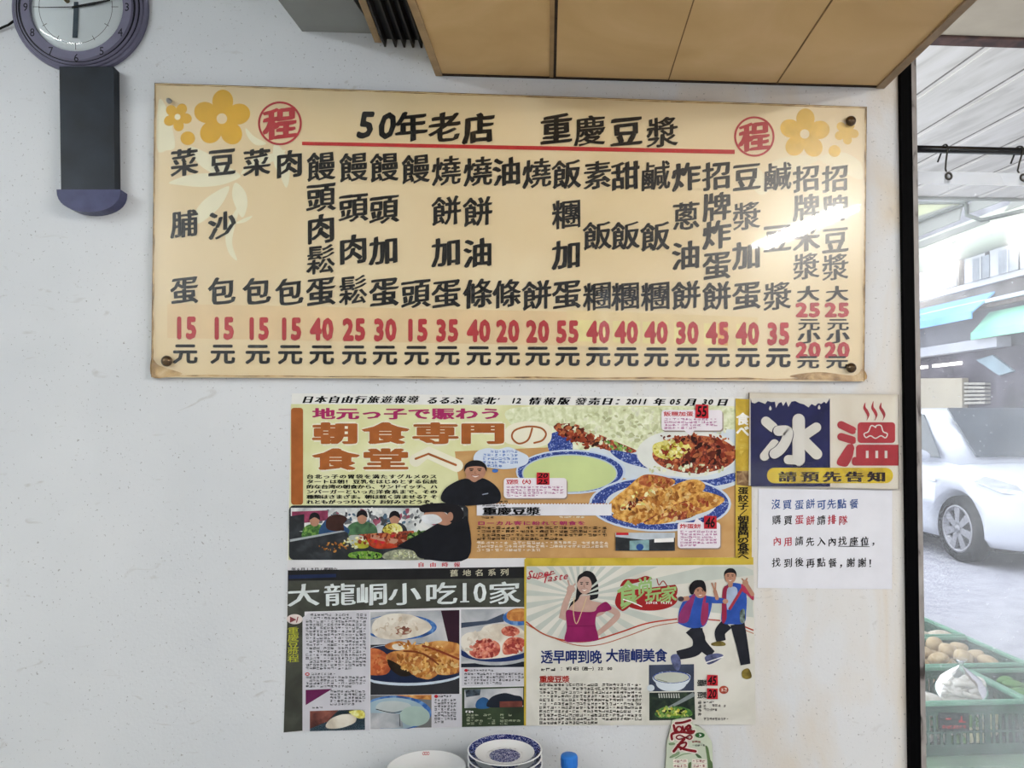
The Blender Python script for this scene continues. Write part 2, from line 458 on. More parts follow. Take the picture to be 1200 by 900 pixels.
# black louvre between the two
zv = PW(470, 57).z
vent = thing('air_vent', edge_line((470, 57), (452, 0), zv, -.2), 'black slatted air vent in a beige frame beside the beige soffit', 'air vent')
va, vb = ((447, 58), (425, 0)), ((497, 56), (479, 0))
BLK = ink('#080809', .55, .1, 30, spec=.2, raw=True)
a0, a1 = edge_line(*va, zv, -.001), edge_line(*va, zv, -.6); b0, b1 = edge_line(*vb, zv, -.001), edge_line(*vb, zv, -.6)
b0.x = min(b0.x, A0.x - .004); b1.x = min(b1.x, A1.x - .004)
up = Vector((0, 0, .02))
mm = MB(); mm.prism([a0 + up, b0 + up, b1 + up, a1 + up], (0, 0, CEIL_Z - zv - .02), BLK); mm.build('housing', vent)
strip('frame', *va, -.013, .002, zv, .001, ink('#a58c68', .5, .1, 30, raw=True), vent, -.002, -.6).location.z += .012
for k, t in enumerate((.12, .36, .56, .76, .95)):
    p0, p1 = a0.lerp(b0, t), a1.lerp(b1, t)
    mm = MB(); mm.prism([p0 + Vector((-.004, 0, .002)), p0 + Vector((.0, 0, .002)), p1 + Vector((.0, 0, .002)), p1 + Vector((-.004, 0, .002))], (.002, 0, .018), ink('#2b2724', .4, .1, 30, raw=True)); mm.build('slat', vent)

# door post at the end of the wall
m = MB(); BLKP = ink('#030304', .6, .1, 20, spec=.03, raw=True)
def post(dx0, dx1, y0, y1, mat, name, parent=None):
    mm = MB(); z1 = CEIL_Z
    mm.prism([(post_x(0, dx0), y0, 0), (post_x(0, dx1), y0, 0), (post_x(z1, dx1), y0, z1), (post_x(z1, dx0), y0, z1)], (0, y1 - y0, 0), mat)
    return mm.build(name, parent)
door = post(0, .0255, -.012, .13, BLKP, 'door_1'); door['kind'] = 'structure'
post(.0256, .037, -.0118, .12, mottle('weathered_grey_metal', ['#3a3432', '#8d8784', '#a5a09c'], 26, 6, [.33, .45, .7], rough=.5, stretch=(2, 2, .5), raw=True), 'jamb', door)

# ------------------------------------------------------------------ lamps of the room, two of them added fill (above and behind the picture)
TUBE_M = emit('lit_fluorescent_tube', (.91, .965, 1.0), TUBE * 4)
TUBE_W = emit('lit_warm_white_tube', (1.0, .96, .90), TUBE * 6.8)
HOUS = ink('#d8d8d4', .4, .02, 5, raw=True)
def tube_lamp(cx, cy, z, L, ang, label, drop, mat=None):
    t = thing('tube_lamp', (cx, cy, CEIL_Z), label, 'lamp', None, (0, 0, ang))
    mm = MB(); R = Matrix.Translation((cx, cy, 0)) @ Matrix.Rotation(ang, 4, 'Z')
    def P(x, y, zz): return R @ Vector((x, y, zz))
    b = bmesh.new(); bmesh.ops.create_cube(b, size=1)
    for v in b.verts: v.co = Vector((v.co.x * .09 * (1.5 if v.co.z > 0 else .55), v.co.y * (L + .06), v.co.z * .05 + z + .045))
    mm.bm(b, HOUS, False, R); mm.build('housing', t)
    if drop:
        for yy in (-L * .35, L * .35):
            mm = MB(); mm.tube([P(0, yy, z + .07), P(0, yy, 2.69)], .006, HOUS); mm.build('hanger', t)
    for sx in (-.042, .042):
        mm = MB(); mm.tube([P(sx, -L / 2, z), P(sx, L / 2, z)], .013, mat or TUBE_M, 12); mm.build('tube', t)
        for yy in (-L / 2 - .012, L / 2 + .012):
            mm = MB(); mm.box(P(sx, yy, z + .01), (.03, .024, .05), HOUS, .003, Matrix.Rotation(ang, 4, 'Z')); mm.build('socket', t)
    return t
tube_lamp(-2.5, -2.1, 2.66, 1.2, .1, 'twin tube lamp on the ceiling nearest the clock wall', False)
tube_lamp(-2.6, -4.0, 2.66, 1.2, .1, 'added unseen twin tube lamp evening out the wall light, at the back of the room', False)  # extra lamp, added to even out brightness over the wall
tube_lamp(1.775, -2.27, 2.42, .86, -.127, 'twin tube lamp hanging by the open shop front', True, TUBE_W)
tube_lamp(3.35, -2.5, 2.42, 1.2, 0, 'added unseen twin tube lamp brightening the right wall, under the arcade roof', True, TUBE_W)  # extra lamp, added to brighten the right end of the wall

# ================================================================== CLOCK
def pdist(px0, px1, py, off): return (PW(px1, py, -off) - PW(px0, py, -off)).length
clk = thing('wall_clock', PW(93, 8, 0), 'round grey-purple pendulum clock with stepped rim on the white wall', 'clock')
RIM = ink('#6d6c80', .38, .05, 20); RIMD = ink('#16161f', .4, .1, 20, raw=True); DIAL = ink('#dfe6e8', .4, .02, 10)
c = PW(93, 8, -.012); c0 = Vector((c.x, 0, c.z)); r = pdist(93, 172.5, 8, .012)
CM = Matrix.Translation((c0.x, -.0005, c0.z))
cd = PW(89.3, 8, -.03); CD = Matrix.Translation((cd.x, -.0005, cd.z)); rd = pdist(89.3, 143.6, 8, .03)
mm = MB()
def step_ring(r0, r1, z0, z1, M): # rounded rib
    mm.lathe([(r0, 0), (r0, z0), (r0 - .001, z0 + (z1 - z0) * .6), (r0 - .0035, z1), (r1, z1), (r1, 0)], RIM, 64, M, False, 'y')
w = (r - rd * 1.23) / 3
def mid(k): return CM.lerp(CD, k)
step_ring(r, r - .001 - w, .008, .012, mid(0)); step_ring(r - w, r - 2 * w, .012, .018, mid(.33)); step_ring(r - 2 * w, r - 3 * w, .017, .024, mid(.66))
mm.lathe([(r - 3 * w - .001, .0), (r - 3 * w - .001, .026), (r - 3 * w - .004, .030), (rd + .001, .030), (rd, .024), (rd, 0)], RIM, 64, CD, False, 'y')
mm.build('rim', clk)
mm = MB()
for k, rr, z in ((0, r - .0012 - w, .0125), (.33, r - 2 * w + .001, .0185), (.66, r - 3 * w + .0015, .0245)):
    mm.lathe([(rr + .0022, z - .004), (rr + .0022, z + .0003), (rr - .0022, z + .0003), (rr - .0022, z - .004)], RIMD, 64, mid(k), False, 'y')
mm.build('groove', clk, 'dark groove')
mm = MB(); mm.lathe([(0, .022), (rd, .022), (rd, .010), (0, .010)], DIAL, 64, CD, False, 'y'); mm.build('dial', clk)
INK = ink('#1d1e24', .5)
a = Art(.0227); cx, cy = 88.6, 8
a.ring(cx, cy, 43, .5, INK)
for k in range(12):
    t = k * PI / 6; s_, c_ = math.sin(t), -math.cos(t)
    L0 = 39 if k % 3 else 42
    a.line([(cx + L0 * s_, cy + L0 * c_), (cx + (45 if k % 3 else 50) * s_, cy + (45 if k % 3 else 50) * c_)], .6, INK, caps=False)
a.build('dial_marks', clk)
for k in range(1, 13):
    a = Art(.0308)
    t = k * PI / 6; x, y = 89.3 + 59.5 * math.sin(t), 8 - 59.5 * math.cos(t)
    if k > 9:
        a.char(str(k)[0], x - 2.3, y, 10.5, 12.5, INK); a.char(str(k)[1], x + 2.3, y, 9, 10.5, INK, up=False)
    else: a.char(str(k), x, y, 12, 13.5, INK, fat=.006)
    a.build('numeral', clk)
def hand(name, pts, off, mat):
    mm = MB(); mm.prism([PW(x, y, -off) for x, y in pts], (0, .0012, 0), mat); mm.build(name, clk)
hand('hour_hand', [(86.6, 2), (91.5, 2), (91.6, 12), (90.6, 44), (84.8, 44), (86.2, 12)], .0255, ink('#42505c', .4))
hand('minute_hand', [(84, 7.3), (84, 9.6), (110, 5.4), (129, .6), (129, -.9), (110, 2.3)], .0275, INK)
hand('second_hand', [(88, 7.4), (88, 8.4), (45, 8.9), (45, 8.4)], .029, INK)
mm = MB(); p = PW(88.6, 8, 0); mm.lathe([(0, .032), (.003, .0315), (.0048, .029), (.0048, .022)], ink('#6b5a3c', .3, metal=.8, raw=True), 20, Matrix.Translation((p.x - .0055, 0, p.z)), True, 'y'); mm.build('hub', clk)
mm = MB(); mm.lathe([(0, .040)] + [(rd * math.sin(t), .031 + .009 * math.cos(t)) for t in [k * PI / 24 for k in range(1, 13)]], clear_sheet('clock_crystal', rough=.02), 48, CD, True, 'y'); mm.build('crystal', clk)
mm = MB(); NAVY = ink('#18212b', .42, .25, 14, spec=.22)
def on(px, off): return PW(px[0], px[1], -off)
def box_px(mm, quad, off, mat, bev=.0):
    f = [on(q, off) for q in quad]; mm.prism(f, (0, off - .0005, 0), mat)
box_px(mm, [(69.5, 78), (133, 78), (134.5, 222), (71.5, 222)], .028, NAVY); mm.build('pendulum_case', clk, 'dark navy pendulum case')
mm = MB(); arc = [(103.7 - 37.5 * math.cos(k * PI / 18), 222 + 26.5 * math.sin(k * PI / 18) ** .8) for k in range(19)]
f = [on(q, .034) for q in arc[::-1]]; mm.prism(f, (0, .033, 0), ink('#3f4262', .35, .12, 40)); mm.build('base_cap', clk)
mm = MB(); mm.tube([on(q, o) for q, o in (((-40, 45), .004), ((-8, 37), .004), ((2, 32.5), .006), ((10, 29), .008), ((17, 24), .008))], .0024, BLK, 8); mm.build('cord', clk)

# ================================================================== MENU BOARD
bq = [(181, 97), (1016, 125), (1013, 447), (177, 442)]
brd = thing('menu_board', PW(597, 278), 'wide cream menu board with columns of black brush writing and red prices', 'menu board')
CREAM = mottle('cream_menu_print', ['#dcc89e', '#e2cfaa', '#e8d9b8'], 2.4, 4, rough=.5, dist=.8)
AGED = mottle('browned_sheet_edge', ['#4a3620', '#8a6a3c', '#b89a64'], 30, 5, rough=.5)
sheet('print_backing', brd, bq, .0100, .0095, CREAM, AGED)
BINK = ink('#0c0c0e', .6, .05, 50, spec=.08); RED = ink('#b02f38', .5, .05, 50); GOLD = ink('#d8aa35', .5, .04, 40); LEAF = ink('#e9e5cc', .5, .02, 40)
def bxy(u, v):
    t = [bq[0][k] + (bq[1][k] - bq[0][k]) * u for k in (0, 1)]; b = [bq[3][k] + (bq[2][k] - bq[3][k]) * u for k in (0, 1)]
    return t[0] + (b[0] - t[0]) * v, t[1] + (b[1] - t[1]) * v
# leaves and blossoms
a = Art(.0101)
for L in ([(186, 118), (196, 128), (202, 150), (205, 172), (196, 176), (184, 174)], [(222, 172), (240, 178), (262, 192), (282, 206), (262, 208), (240, 198), (228, 186)],
          [(282, 206), (262, 216), (236, 219), (212, 217), (198, 214), (222, 205), (250, 203)], [(276, 214), (287, 224), (290, 240), (284, 255), (275, 240), (272, 226)],
          [(268, 218), (262, 236), (250, 250), (232, 262), (228, 250), (242, 232)], [(282, 205), (296, 196), (318, 190), (335, 176), (318, 180), (302, 182), (290, 192)],
          [(282, 240), (276, 262), (272, 285), (278, 305), (268, 296), (264, 276), (270, 256)], [(276, 262), (286, 256), (296, 253), (288, 260)],
          [(322, 168), (334, 180), (340, 198), (336, 220), (328, 206), (320, 188)], [(288, 150), (298, 160), (312, 168), (300, 170), (290, 160)]):
    a.blob(L, LEAF)
a.build('leaf_print', brd, 'pale leaf pattern'); a = Art(.0101)
for L in ([(884, 196), (896, 205), (902, 222), (890, 228), (880, 214)], [(905, 190), (935, 182), (960, 186), (940, 196), (918, 202)], [(960, 186), (985, 178), (1008, 190), (1010, 210), (988, 202)]):
    a.blob(L, ink('#e8dfc2', .5, .02, 40))
a.build('leaf_print', brd, 'pale leaf pattern')
a = Art(.0103)
def flower(cx, cy, R, r, mat, rot, hole=True):
    for k in range(5):
        t = rot + k * 2 * PI / 5; a.ell(cx + R * .60 * math.sin(t), cy - R * .60 * math.cos(t), R * .40, R * .36, mat, t + PI / 2, 24)
    a.ell(cx, cy, R * .5, R * .5, mat)
    if hole: a.ell(cx, cy, r, r, CREAM)
flower(260, 139, 34, 6.2, GOLD, .05); a.build('blossom_print', brd, 'golden blossom'); a = Art(.0103); flower(208, 137, 17, 3, GOLD, .5, False); a.ell(208, 137, 3.5, 3.5, LEAF); a.ell(220, 162, 8.5, 8, GOLD)
a.build('blossom_print', brd, 'small golden blossoms'); a = Art(.0103); GOLD_HAZED = ink('#dfb958', .5, .08, 40)  # right-hand gold paled in its colour for the haze reflected there
flower(943, 157, 30, 5.5, GOLD_HAZED, .05); a.build('blossom_print', brd, 'golden blossom, reflection haze in its colour'); a = Art(.0103); flower(992, 155, 14.5, 3, GOLD_HAZED, .5, False); a.ell(978, 177, 7, 7, GOLD_HAZED)
a.build('blossom_print', brd, 'small golden blossoms, reflection haze in their colour')
# lighter price strip and yellow correction stickers
a = Art(.0106); STR = ink('#e2c9a0', .5, .04, 20); SAL = ink('#e6dca0', .5, .05, 20)
a.poly([(196, 356), (664, 365), (664, 405), (196, 396)], STR)
a.poly([(664, 363), (888, 372), (888, 409), (664, 405)], ink('#e3cfa2', .5, .04, 20)); a.build('price_strip', brd)
for x0, x1, mt in ((676, 714, SAL), (718, 750, SAL), (753, 783, SAL), (790, 814, SAL), (825, 841, SAL), (841, 853, ink('#e0b070', .5, .05, 20)), (863, 887, SAL)):
    a = Art(.0108); y = 375 + (x0 - 676) * .025; a.poly([(x0, y), (x1, y + .5), (x1, y + 26), (x0, y + 25)], mt); a.build('price_sticker', brd)
NIB = (.030, .008)
KAI = dict(nib=NIB, rise=.10, fat=.010, hand=.013)
COLS = [
 (216, 33, [('菜', 190), ('脯', 262), ('蛋', 340)], '15'), (260, 33, [('豆', 190), ('沙', 264), ('包', 341)], '15'), (301, 33, [('菜', 190), ('包', 341)], '15'),
 (339, 33, [('肉', 192), ('包', 342)], '15'), (376, 35, [('饅', 195), ('頭', 231), ('肉', 268), ('鬆', 304), ('蛋', 341)], '40'),
 (414, 35, [('饅', 196), ('頭', 243), ('肉', 292), ('鬆', 340)], '25'), (450, 35, [('饅', 196), ('頭', 245), ('加', 293), ('蛋', 342)], '30'),
 (487, 35, [('饅', 198), ('頭', 344)], '15'), (523, 35, [('燒', 200), ('餅', 247), ('加', 295), ('蛋', 344)], '35'),
 (560, 35, [('燒', 201), ('餅', 248), ('油', 296), ('條', 344)], '40'), (594, 34, [('油', 201), ('條', 344)], '20'), (629, 35, [('燒', 203), ('餅', 346)], '20'),
 (664, 35, [('飯', 204), ('糰', 251), ('加', 298), ('蛋', 345)], '55'), (700, 34, [('素', 205), ('飯', 276), ('糰', 347)], '40'),
 (733, 34, [('甜', 206), ('飯', 276), ('糰', 347)], '40'), (768, 35, [('鹹', 206), ('飯', 277), ('糰', 347)], '40'),
 (804, 34, [('炸', 207), ('蔥', 253), ('油', 299), ('餅', 346)], '30'), (840, 34, [('招', 206), ('牌', 242), ('炸', 275), ('蛋', 311), ('餅', 347)], '45'),
 (875, 34, [('豆', 207), ('漿', 253), ('加', 299), ('蛋', 346)], '40'), (911, 34, [('鹹', 207), ('豆', 279), ('漿', 347)], '35'),
 (945, 32, [('招', 209), ('牌', 243), ('米', 279), ('漿', 312)], None), (979, 32, [('招', 209), ('牌', 244), ('豆', 281), ('漿', 313)], None)]
def price(a, s, x, y, w, h, mat, fat=.055):
    n = len(s)
    for i, ch in enumerate(s):
        a.char(ch, x + (i - (n - 1) / 2) * w * .56, y, w, h, mat, fat=fat, up=(i == 0))
for x, sz, chars, pr in COLS:
    d = Art(.0111)
    for ch, y in chars: d.char(ch, x, y, sz, sz * 1.02, BINK, **KAI)
    if pr:
        d.char('元', x + 1, 414 + (x - 216) * .0065, 30, 25, BINK, fat=.034)
    else:
        d.char('大', x + 2, 344, 27, 19, BINK, **KAI); d.char('元', x + 3, 380, 27, 15, BINK, fat=.02); d.char('小', x + 3, 394, 27, 17, BINK, **KAI); d.char('元', x + 2, 424, 27, 16, BINK, fat=.03)
    d.build('dish_name', brd)
    d = Art(.0114)
    if pr: price(d, pr, x + 1, 384 + (x - 216) * .010, 25, 34, RED)
    else: price(d, '25', x + 2, 363, 27, 22, RED); price(d, '20', x + 2, 410, 27, 24, RED)
    d.build('price', brd)
d = Art(.0111)
for ch, x, y in (('5', 429, 146), ('0', 454, 147)): d.char(ch, x, y, 40, 42, BINK, fat=.035, italic=.18)
for ch, x, y in (('年', 482, 148), ('老', 521, 149), ('店', 561, 150), ('重', 652, 151), ('慶', 691, 153), ('豆', 734, 154), ('漿', 776, 155)): d.char(ch, x, y, 38, 37, BINK, nib=(.036, .010), rise=.10, fat=.012, hand=.013)
d.build('heading', brd)
d = Art(.0111); d.poly([(354, 166), (861, 175.5), (861, 180.5), (354, 170)], ink('#b8282c', .5, .05, 50)); d.build('underline', brd)
for x, y, R in ((328, 144.5, 24.5), (884, 160, 22.5)):
    d = Art(.0111); d.ring(x, y, R, 2.4, RED); d.char('程', x, y, 39 * R / 24.5, 39 * R / 24.5, RED, nib=(.04, .012), rise=.10, fat=.02, hand=.013); d.build('emblem', brd, 'round red shop emblem')
GRB = mottle('brown_edge_grime', ['#5c4426', '#9a7a4c', '#c8a878', '#d8c094'], 26, 6, [.3, .45, .58, .7], rough=.6, stretch=(1, 1, 1))
def bline(u0, v0, u1, v1, w0, w1, name='edge_grime'):
    p, q = bxy(u0, v0), bxy(u1, v1); n = 24; rr = random.Random(int(u0 * 90 + v1 * 7)); a_ = Art(.0107); hor = abs(u1 - u0) > abs(v1 - v0)
    A_ = [(p[0] + (q[0] - p[0]) * i / n, p[1] + (q[1] - p[1]) * i / n) for i in range(n + 1)]
    s_ = 1 if (hor and v0 < .5) or (not hor and u0 < .5) else -1
    B_ = [(x + (0 if hor else s_ * rr.uniform(w0, w1)), y + (s_ * rr.uniform(w0, w1) if hor else 0)) for x, y in A_]
    a_.poly(A_ + B_[::-1], GRB); a_.build(name, brd, 'browned grime along the edge')
bline(.0015, .004, .9985, .004, .5, 1.4); bline(.0015, .996, .9985, .996, .8, 2.6); bline(.0012, .006, .0012, .994, .7, 1.8); bline(.9988, .006, .9988, .994, .7, 1.9)
a = Art(.0109); a.blob([(177.5, 420), (186, 428), (200, 433), (214, 438), (200, 441.5), (178, 441.5)], GRB); a.build('grime_patch', brd, 'brown stain')
a = Art(.0109); a.blob([(925, 441), (960, 436), (1000, 440), (1011, 432), (1012.5, 446), (960, 445)], GRB); a.build('grime_patch', brd, 'brown stain')
# acrylic cover and its bolts
ACR = clear_sheet('clear_acrylic', (.985, .98, .965), rough=.035, ior=1.49, grease=.72)
sheet('acrylic_cover', brd, bq, .0170, .0035, ACR, AGED)
BOLT = ink('#6a5844', .25, .1, 60, metal=.9, raw=True)
for x, y, rr in ((997.5, 141.5, 6.2), (998, 431, 6.0), (195, 423, 6.2), (198, 118, 3.0)):
    p = PW(x, y, -.02); mm = MB(); R = rr / 539
    mm.lathe([(0, .0285), (R * .5, .0275), (R * .86, .0235), (R, .0195), (R, .0172), (0, .0172)], BOLT if rr > 4 else ink('#b8b8b4', .3, metal=.8, raw=True), 24, Matrix.Translation((p.x, 0, p.z)), True, 'y'); mm.build('bolt', brd)
# ================================================================== PAPERS ON THE WALL
K = ink('#121214', .6, .05, 50, spec=.1); WH = ink('#e4e3e0', .6, .03, 30); SKIN = ink('#a87c66', .6, .06, 60); SKIN2 = ink('#b39488', .6, .05, 60); HAIR = ink('#17161a', .6, .1, 80)
BLUE = mottle('blue_glaze_print', ['#1c2c66', '#27408c', '#9aa8cc'], 260, 3, [.3, .56, .66]); PALE = ink('#c6cfd6', .6, .04, 20)
FRY = mottle('fried_roll_print', ['#6a3a14', '#b07830', '#d0a050', '#d8b878'], 90, 5, [.3, .45, .58, .72])
MEAT = mottle('meat_print', ['#2a1210', '#7a3020', '#a04c2c', '#c88858'], 150, 6, [.34, .46, .56, .7])
PORRIDGE = mottle('rice_print', ['#b4bb8c', '#ccd2ae', '#dfe2cc'], 80, 5); EGG = mottle('egg_print', ['#b8a838', '#cfc86a', '#dcdca0'], 120, 5)
MILK = ink('#bac88c', .6, .04, 12); TAN = mottle('tan_print', ['#a8804e', '#b58c58', '#c09a68'], 14, 4); YEL = mottle('pale_yellow_print', ['#c4c48e', '#cfd0a2', '#d8d8b6'], 9, 4)
BRN = ink('#98572a', .6, .08, 40); MAG = ink('#9c2a5c', .6, .06, 40); CARD = ink('#dcd6dc', .6, .03, 20); CRIM = ink('#b0202c', .6, .08, 40); MICM = ink('#9a4a80', .6, .05, 40)
GREEN = mottle('leafy_print', ['#1c3018', '#3c6a2c', '#88a850'], 110, 5); DARKP = mottle('dark_photo_print', ['#121418', '#1e2226', '#30343a'], 40, 5)
MEATS = [ink('#2e1410', .6, .2, 80), ink('#8c3c24', .6, .2, 80), ink('#a8603a', .6, .2, 80), ink('#5c2418', .6, .2, 80), ink('#7a2c1c', .6, .2, 80)]
FRIES = [ink('#8a5424', .6, .2, 80), ink('#b47c3c', .6, .2, 80), ink('#c89c58', .6, .2, 80), ink('#d0ae74', .6, .15, 80), ink('#a0662c', .6, .2, 80)]
EGGS = [ink('#b8ac40', .6, .2, 80), ink('#d0c878', .6, .2, 80), ink('#dcd8a8', .6, .1, 80), ink('#a09030', .6, .2, 80)]
RICES = [ink('#c4c8a4', .6, .1, 80), ink('#d6d9c0', .6, .1, 80), ink('#b4ba90', .6, .1, 80), ink('#a8aC84', .6, .1, 80)]
LEAVES = [ink('#2c4420', .6, .2, 80), ink('#54803a', .6, .2, 80), ink('#86a454', .6, .2, 80), ink('#1c2c18', .6, .2, 80)]
STREET = [ink('#6c7074', .6, .2, 60), ink('#b8bcbc', .6, .1, 60), ink('#3c4044', .6, .2, 60), ink('#8c4a5c', .6, .2, 60), ink('#d8dad8', .6, .05, 60), ink('#4c6478', .6, .2, 60)]
GLAZE = [ink('#1a2a62', .6, .2, 80), ink('#3a52a0', .6, .2, 80), ink('#8c9cc8', .6, .2, 80)]
# ---------------------------------------------------------------- magazine article
mag = thing('magazine_article', PW(610, 560), 'large pasted magazine spread about breakfast with food photographs and brown headline', 'poster')
sheet('paper', mag, [(342, 461), (876, 466), (881, 655), (336, 657)], .0012, .0009, ink('#d9d9d6', .55, .03, 20))
a = Art(.00125); a.poly([(341, 473.5), (862, 476), (862, 654), (338, 656)], YEL)
a.poly([(533, 529), (862, 515), (862, 653), (549, 655)], TAN); a.build('background_print', mag)
a = Art(.00125)
x = 360
for part, x0, p in (('日本自由行旅遊報導', 361, 15.4), ('るるぶ', 507, 14.5), ('臺北', 560, 14.5), ('情報版', 627, 17), ('發売日：', 681, 15.5), ('年', 773, 15), ('月', 810, 15), ('日', 847, 15)):
    a.text(part, x0, 468.2 + (x0 - 361) * .0065, p, 13.5, 9, K, nib=(.05, .0), fat=.012, italic=.25)
for s_, x0 in (("´", 584), ('1', 602), ('2', 608), ('2', 737), ('0', 743.5), ('1', 750), ('1', 756), ('0', 788), ('5', 795), ('3', 826), ('0', 833)):
    a.char(s_, x0, 468 + (x0 - 361) * .0065, 11, 8.5, K, fat=.04, italic=.25)
a.build('header_line', mag)
a = Art(.0018, (330, 455), 4.138)
a.rrect(46, 95, 104, 565, 14, BRN); a.build('brown_bar', mag)
a = Art(.0018, (330, 455), 4.138)
for i, ch in enumerate('地元っ子で賑わう'): a.char(ch, 205 + i * 115.5, 123, 112, 58, MAG, nib=(.03, 0), fat=.022)
a.build('magenta_title', mag)
a = Art(.0018, (330, 455), 4.138); CREME = ink('#dcd9c4', .6, .03, 20)
for ch, x, y in (('朝', 262, 218), ('食', 503, 218), ('専', 746, 218), ('門', 975, 218), ('食', 262, 344), ('堂', 505, 344)): a.char(ch, x, y, 220, 112, CREME, fat=.09, up=False, thin=False)
a.blob([(1085, 200), (1130, 170), (1210, 160), (1290, 175), (1310, 225), (1290, 270), (1210, 290), (1130, 275), (1085, 260)], CREME)
a.line([(650, 350), (710, 312), (850, 375)], 62, CREME, smooth=False)
a.up(); a.up()
for ch, x, y in (('朝', 262, 218), ('食', 503, 218), ('専', 746, 218), ('門', 975, 218), ('食', 262, 344), ('堂', 505, 344)): a.char(ch, x, y, 216, 108, BRN, nib=(.045, 0), fat=.028, up=False, thin=False)
a.line([(650, 342), (712, 318), (845, 372)], 11, BRN, smooth=False)
a.line([(1215, 195), (1195, 250), (1150, 268), (1118, 240), (1130, 205), (1190, 186), (1255, 192), (1282, 220), (1265, 252), (1225, 265)], 9, BRN)
a.build('headline', mag)
a = Art(.0018, (330, 455), 4.138)
for i, ln in enumerate(('台北っ子の胃袋を満たすグルメのス', 'タートは朝！豆乳をはじめとする伝統', '的な台湾の朝食から、サンドイッチ、ハ', 'ンバーガーといった洋食系まで、その', '種類はさまざま。朝は軽く済ませる？そ', 'れともがっつりいく？お好みでどうぞ。')):
    n = len(ln); a.text(ln, 138, 428 + i * 24.6, 622 / (n - .4), 36, 21, K, nib=(.03, 0), fat=.02)
a.build('paragraph', mag)
# dishes in the photograph
a = Art(.0014, (600, 455), 4.138)
a.blob([(-10, 100), (300, 88), (700, 92), (1082, 100), (1082, 300), (900, 310), (600, 320), (420, 320), (260, 300), (150, 270), (0, 180)], PORRIDGE)
a.blob([(380, 290), (700, 300), (1080, 200), (1080, 470), (700, 480), (480, 400)], PALE)
a.blob([(185, 225), (270, 215), (290, 310), (185, 310)], BLUE)
a.blob([(205, 180), (300, 172), (400, 215), (520, 265), (605, 305), (520, 315), (400, 280), (290, 250), (225, 215)], MEAT); a.scatter(640, 180, 420, 80, 150, 16, RICES, seed=2); a.scatter(330, 235, 130, 38, 70, 15, MEATS, .42, seed=3); a.scatter(500, 280, 90, 16, 26, 10, LEAVES[1:3] + RICES[:2], .35, seed=4)
a.blob([(480, 300), (640, 330), (800, 380), (700, 395), (540, 355)], BLUE)
a.ell(850, 315, 245, 118, ink('#d5d8d2', .6, .05, 20)); a.ell(885, 320, 205, 92, MEAT); a.blob([(690, 270), (780, 255), (870, 285), (820, 330), (750, 345), (690, 320)], EGG); a.scatter(895, 322, 185, 80, 130, 20, MEATS, seed=5); a.scatter(770, 298, 88, 42, 60, 14, EGGS, seed=6); a.scatter(850, 392, 190, 24, 40, 10, RICES, seed=7); a.scatter(880, 240, 190, 18, 40, 9, MEATS[1:4], seed=8)
a.blob([(1082, 410), (1082, 450), (960, 475), (880, 450), (980, 440)], BLUE)
a.ell(285, 405, 266, 108, ink('#b9c6d8', .6, .04, 20)); a.ell(283, 405, 256, 100, BLUE); a.ell(280, 412, 232, 92, ink('#a8b8c8', .6, .04, 20)); a.ell(280, 414, 226, 88, MILK)
a.ell(718, 560, 345, 136, ink('#bcc8d8', .6, .04, 20)); a.ell(718, 560, 333, 127, BLUE); a.ell(722, 560, 270, 98, ink('#c3ccd4', .6, .04, 20))
a.blob([(470, 560), (560, 480), (640, 420), (740, 430), (790, 460), (660, 540), (560, 610), (500, 610)], FRY)
a.blob([(640, 420), (745, 430), (785, 460), (730, 485), (620, 465)], mottle('crust_print', ['#6c2c14', '#a4552c', '#c08048'], 90, 5))
a.blob([(490, 610), (640, 540), (850, 445), (935, 465), (900, 520), (760, 590), (640, 650), (540, 645)], FRY)
a.blob([(640, 655), (720, 590), (880, 500), (1030, 535), (960, 590), (850, 625), (740, 655)], FRY)
a.blob([(740, 610), (850, 590), (880, 620), (800, 640)], MEAT); a.line([(560, 560), (640, 530), (690, 500)], 12, MEAT); a.line([(640, 650), (760, 580), (840, 550)], 6, MEAT); a.scatter(640, 520, 130, 36, 60, 13, FRIES[1:] + EGGS[1:3], -.45, seed=9); a.scatter(720, 560, 200, 42, 110, 15, FRIES, -.48, seed=10); a.scatter(850, 580, 150, 42, 80, 14, FRIES + MEATS[1:3], -.3, seed=11); a.scatter(590, 560, 70, 16, 24, 9, MEATS, -.5, seed=12); a.scatter(715, 452, 66, 22, 34, 12, FRIES[:2] + MEATS[1:3], .1, seed=13)
a.build('dish_photograph', mag)
def callout(x0, y0, x1, y1, title, rows, tx, tail=None):
    a = Art(.0040, (600, 455), 4.138); a.rrect(x0 + 5, y0 + 6, x1 + 5, y1 + 6, 16, ink('#8a7a70', .6, .05, 20))
    if tail: a.poly(tail, CARD)
    a.rrect(x0, y0, x1, y1, 16, CARD)
    a.text(title, x0 + 28, y0 + 19, (tx - x0 - 20) / len(title), 36, 24, CRIM, fat=.03); a.micro(x0 + 12, y0 + 38, x1 - 12, y1 - 6, rows, 20, MICM); a.build('callout', mag)
callout(725, 105, 1020, 205, '飯糰加蛋', 4, 890, [(830, 200), (890, 200), (862, 228)])
callout(-40, 435, 265, 533, '豆漿（大）', 4, 118); callout(803, 650, 1010, 775, '炸蛋餅', 6, 925, [(880, 655), (930, 655), (895, 628)])
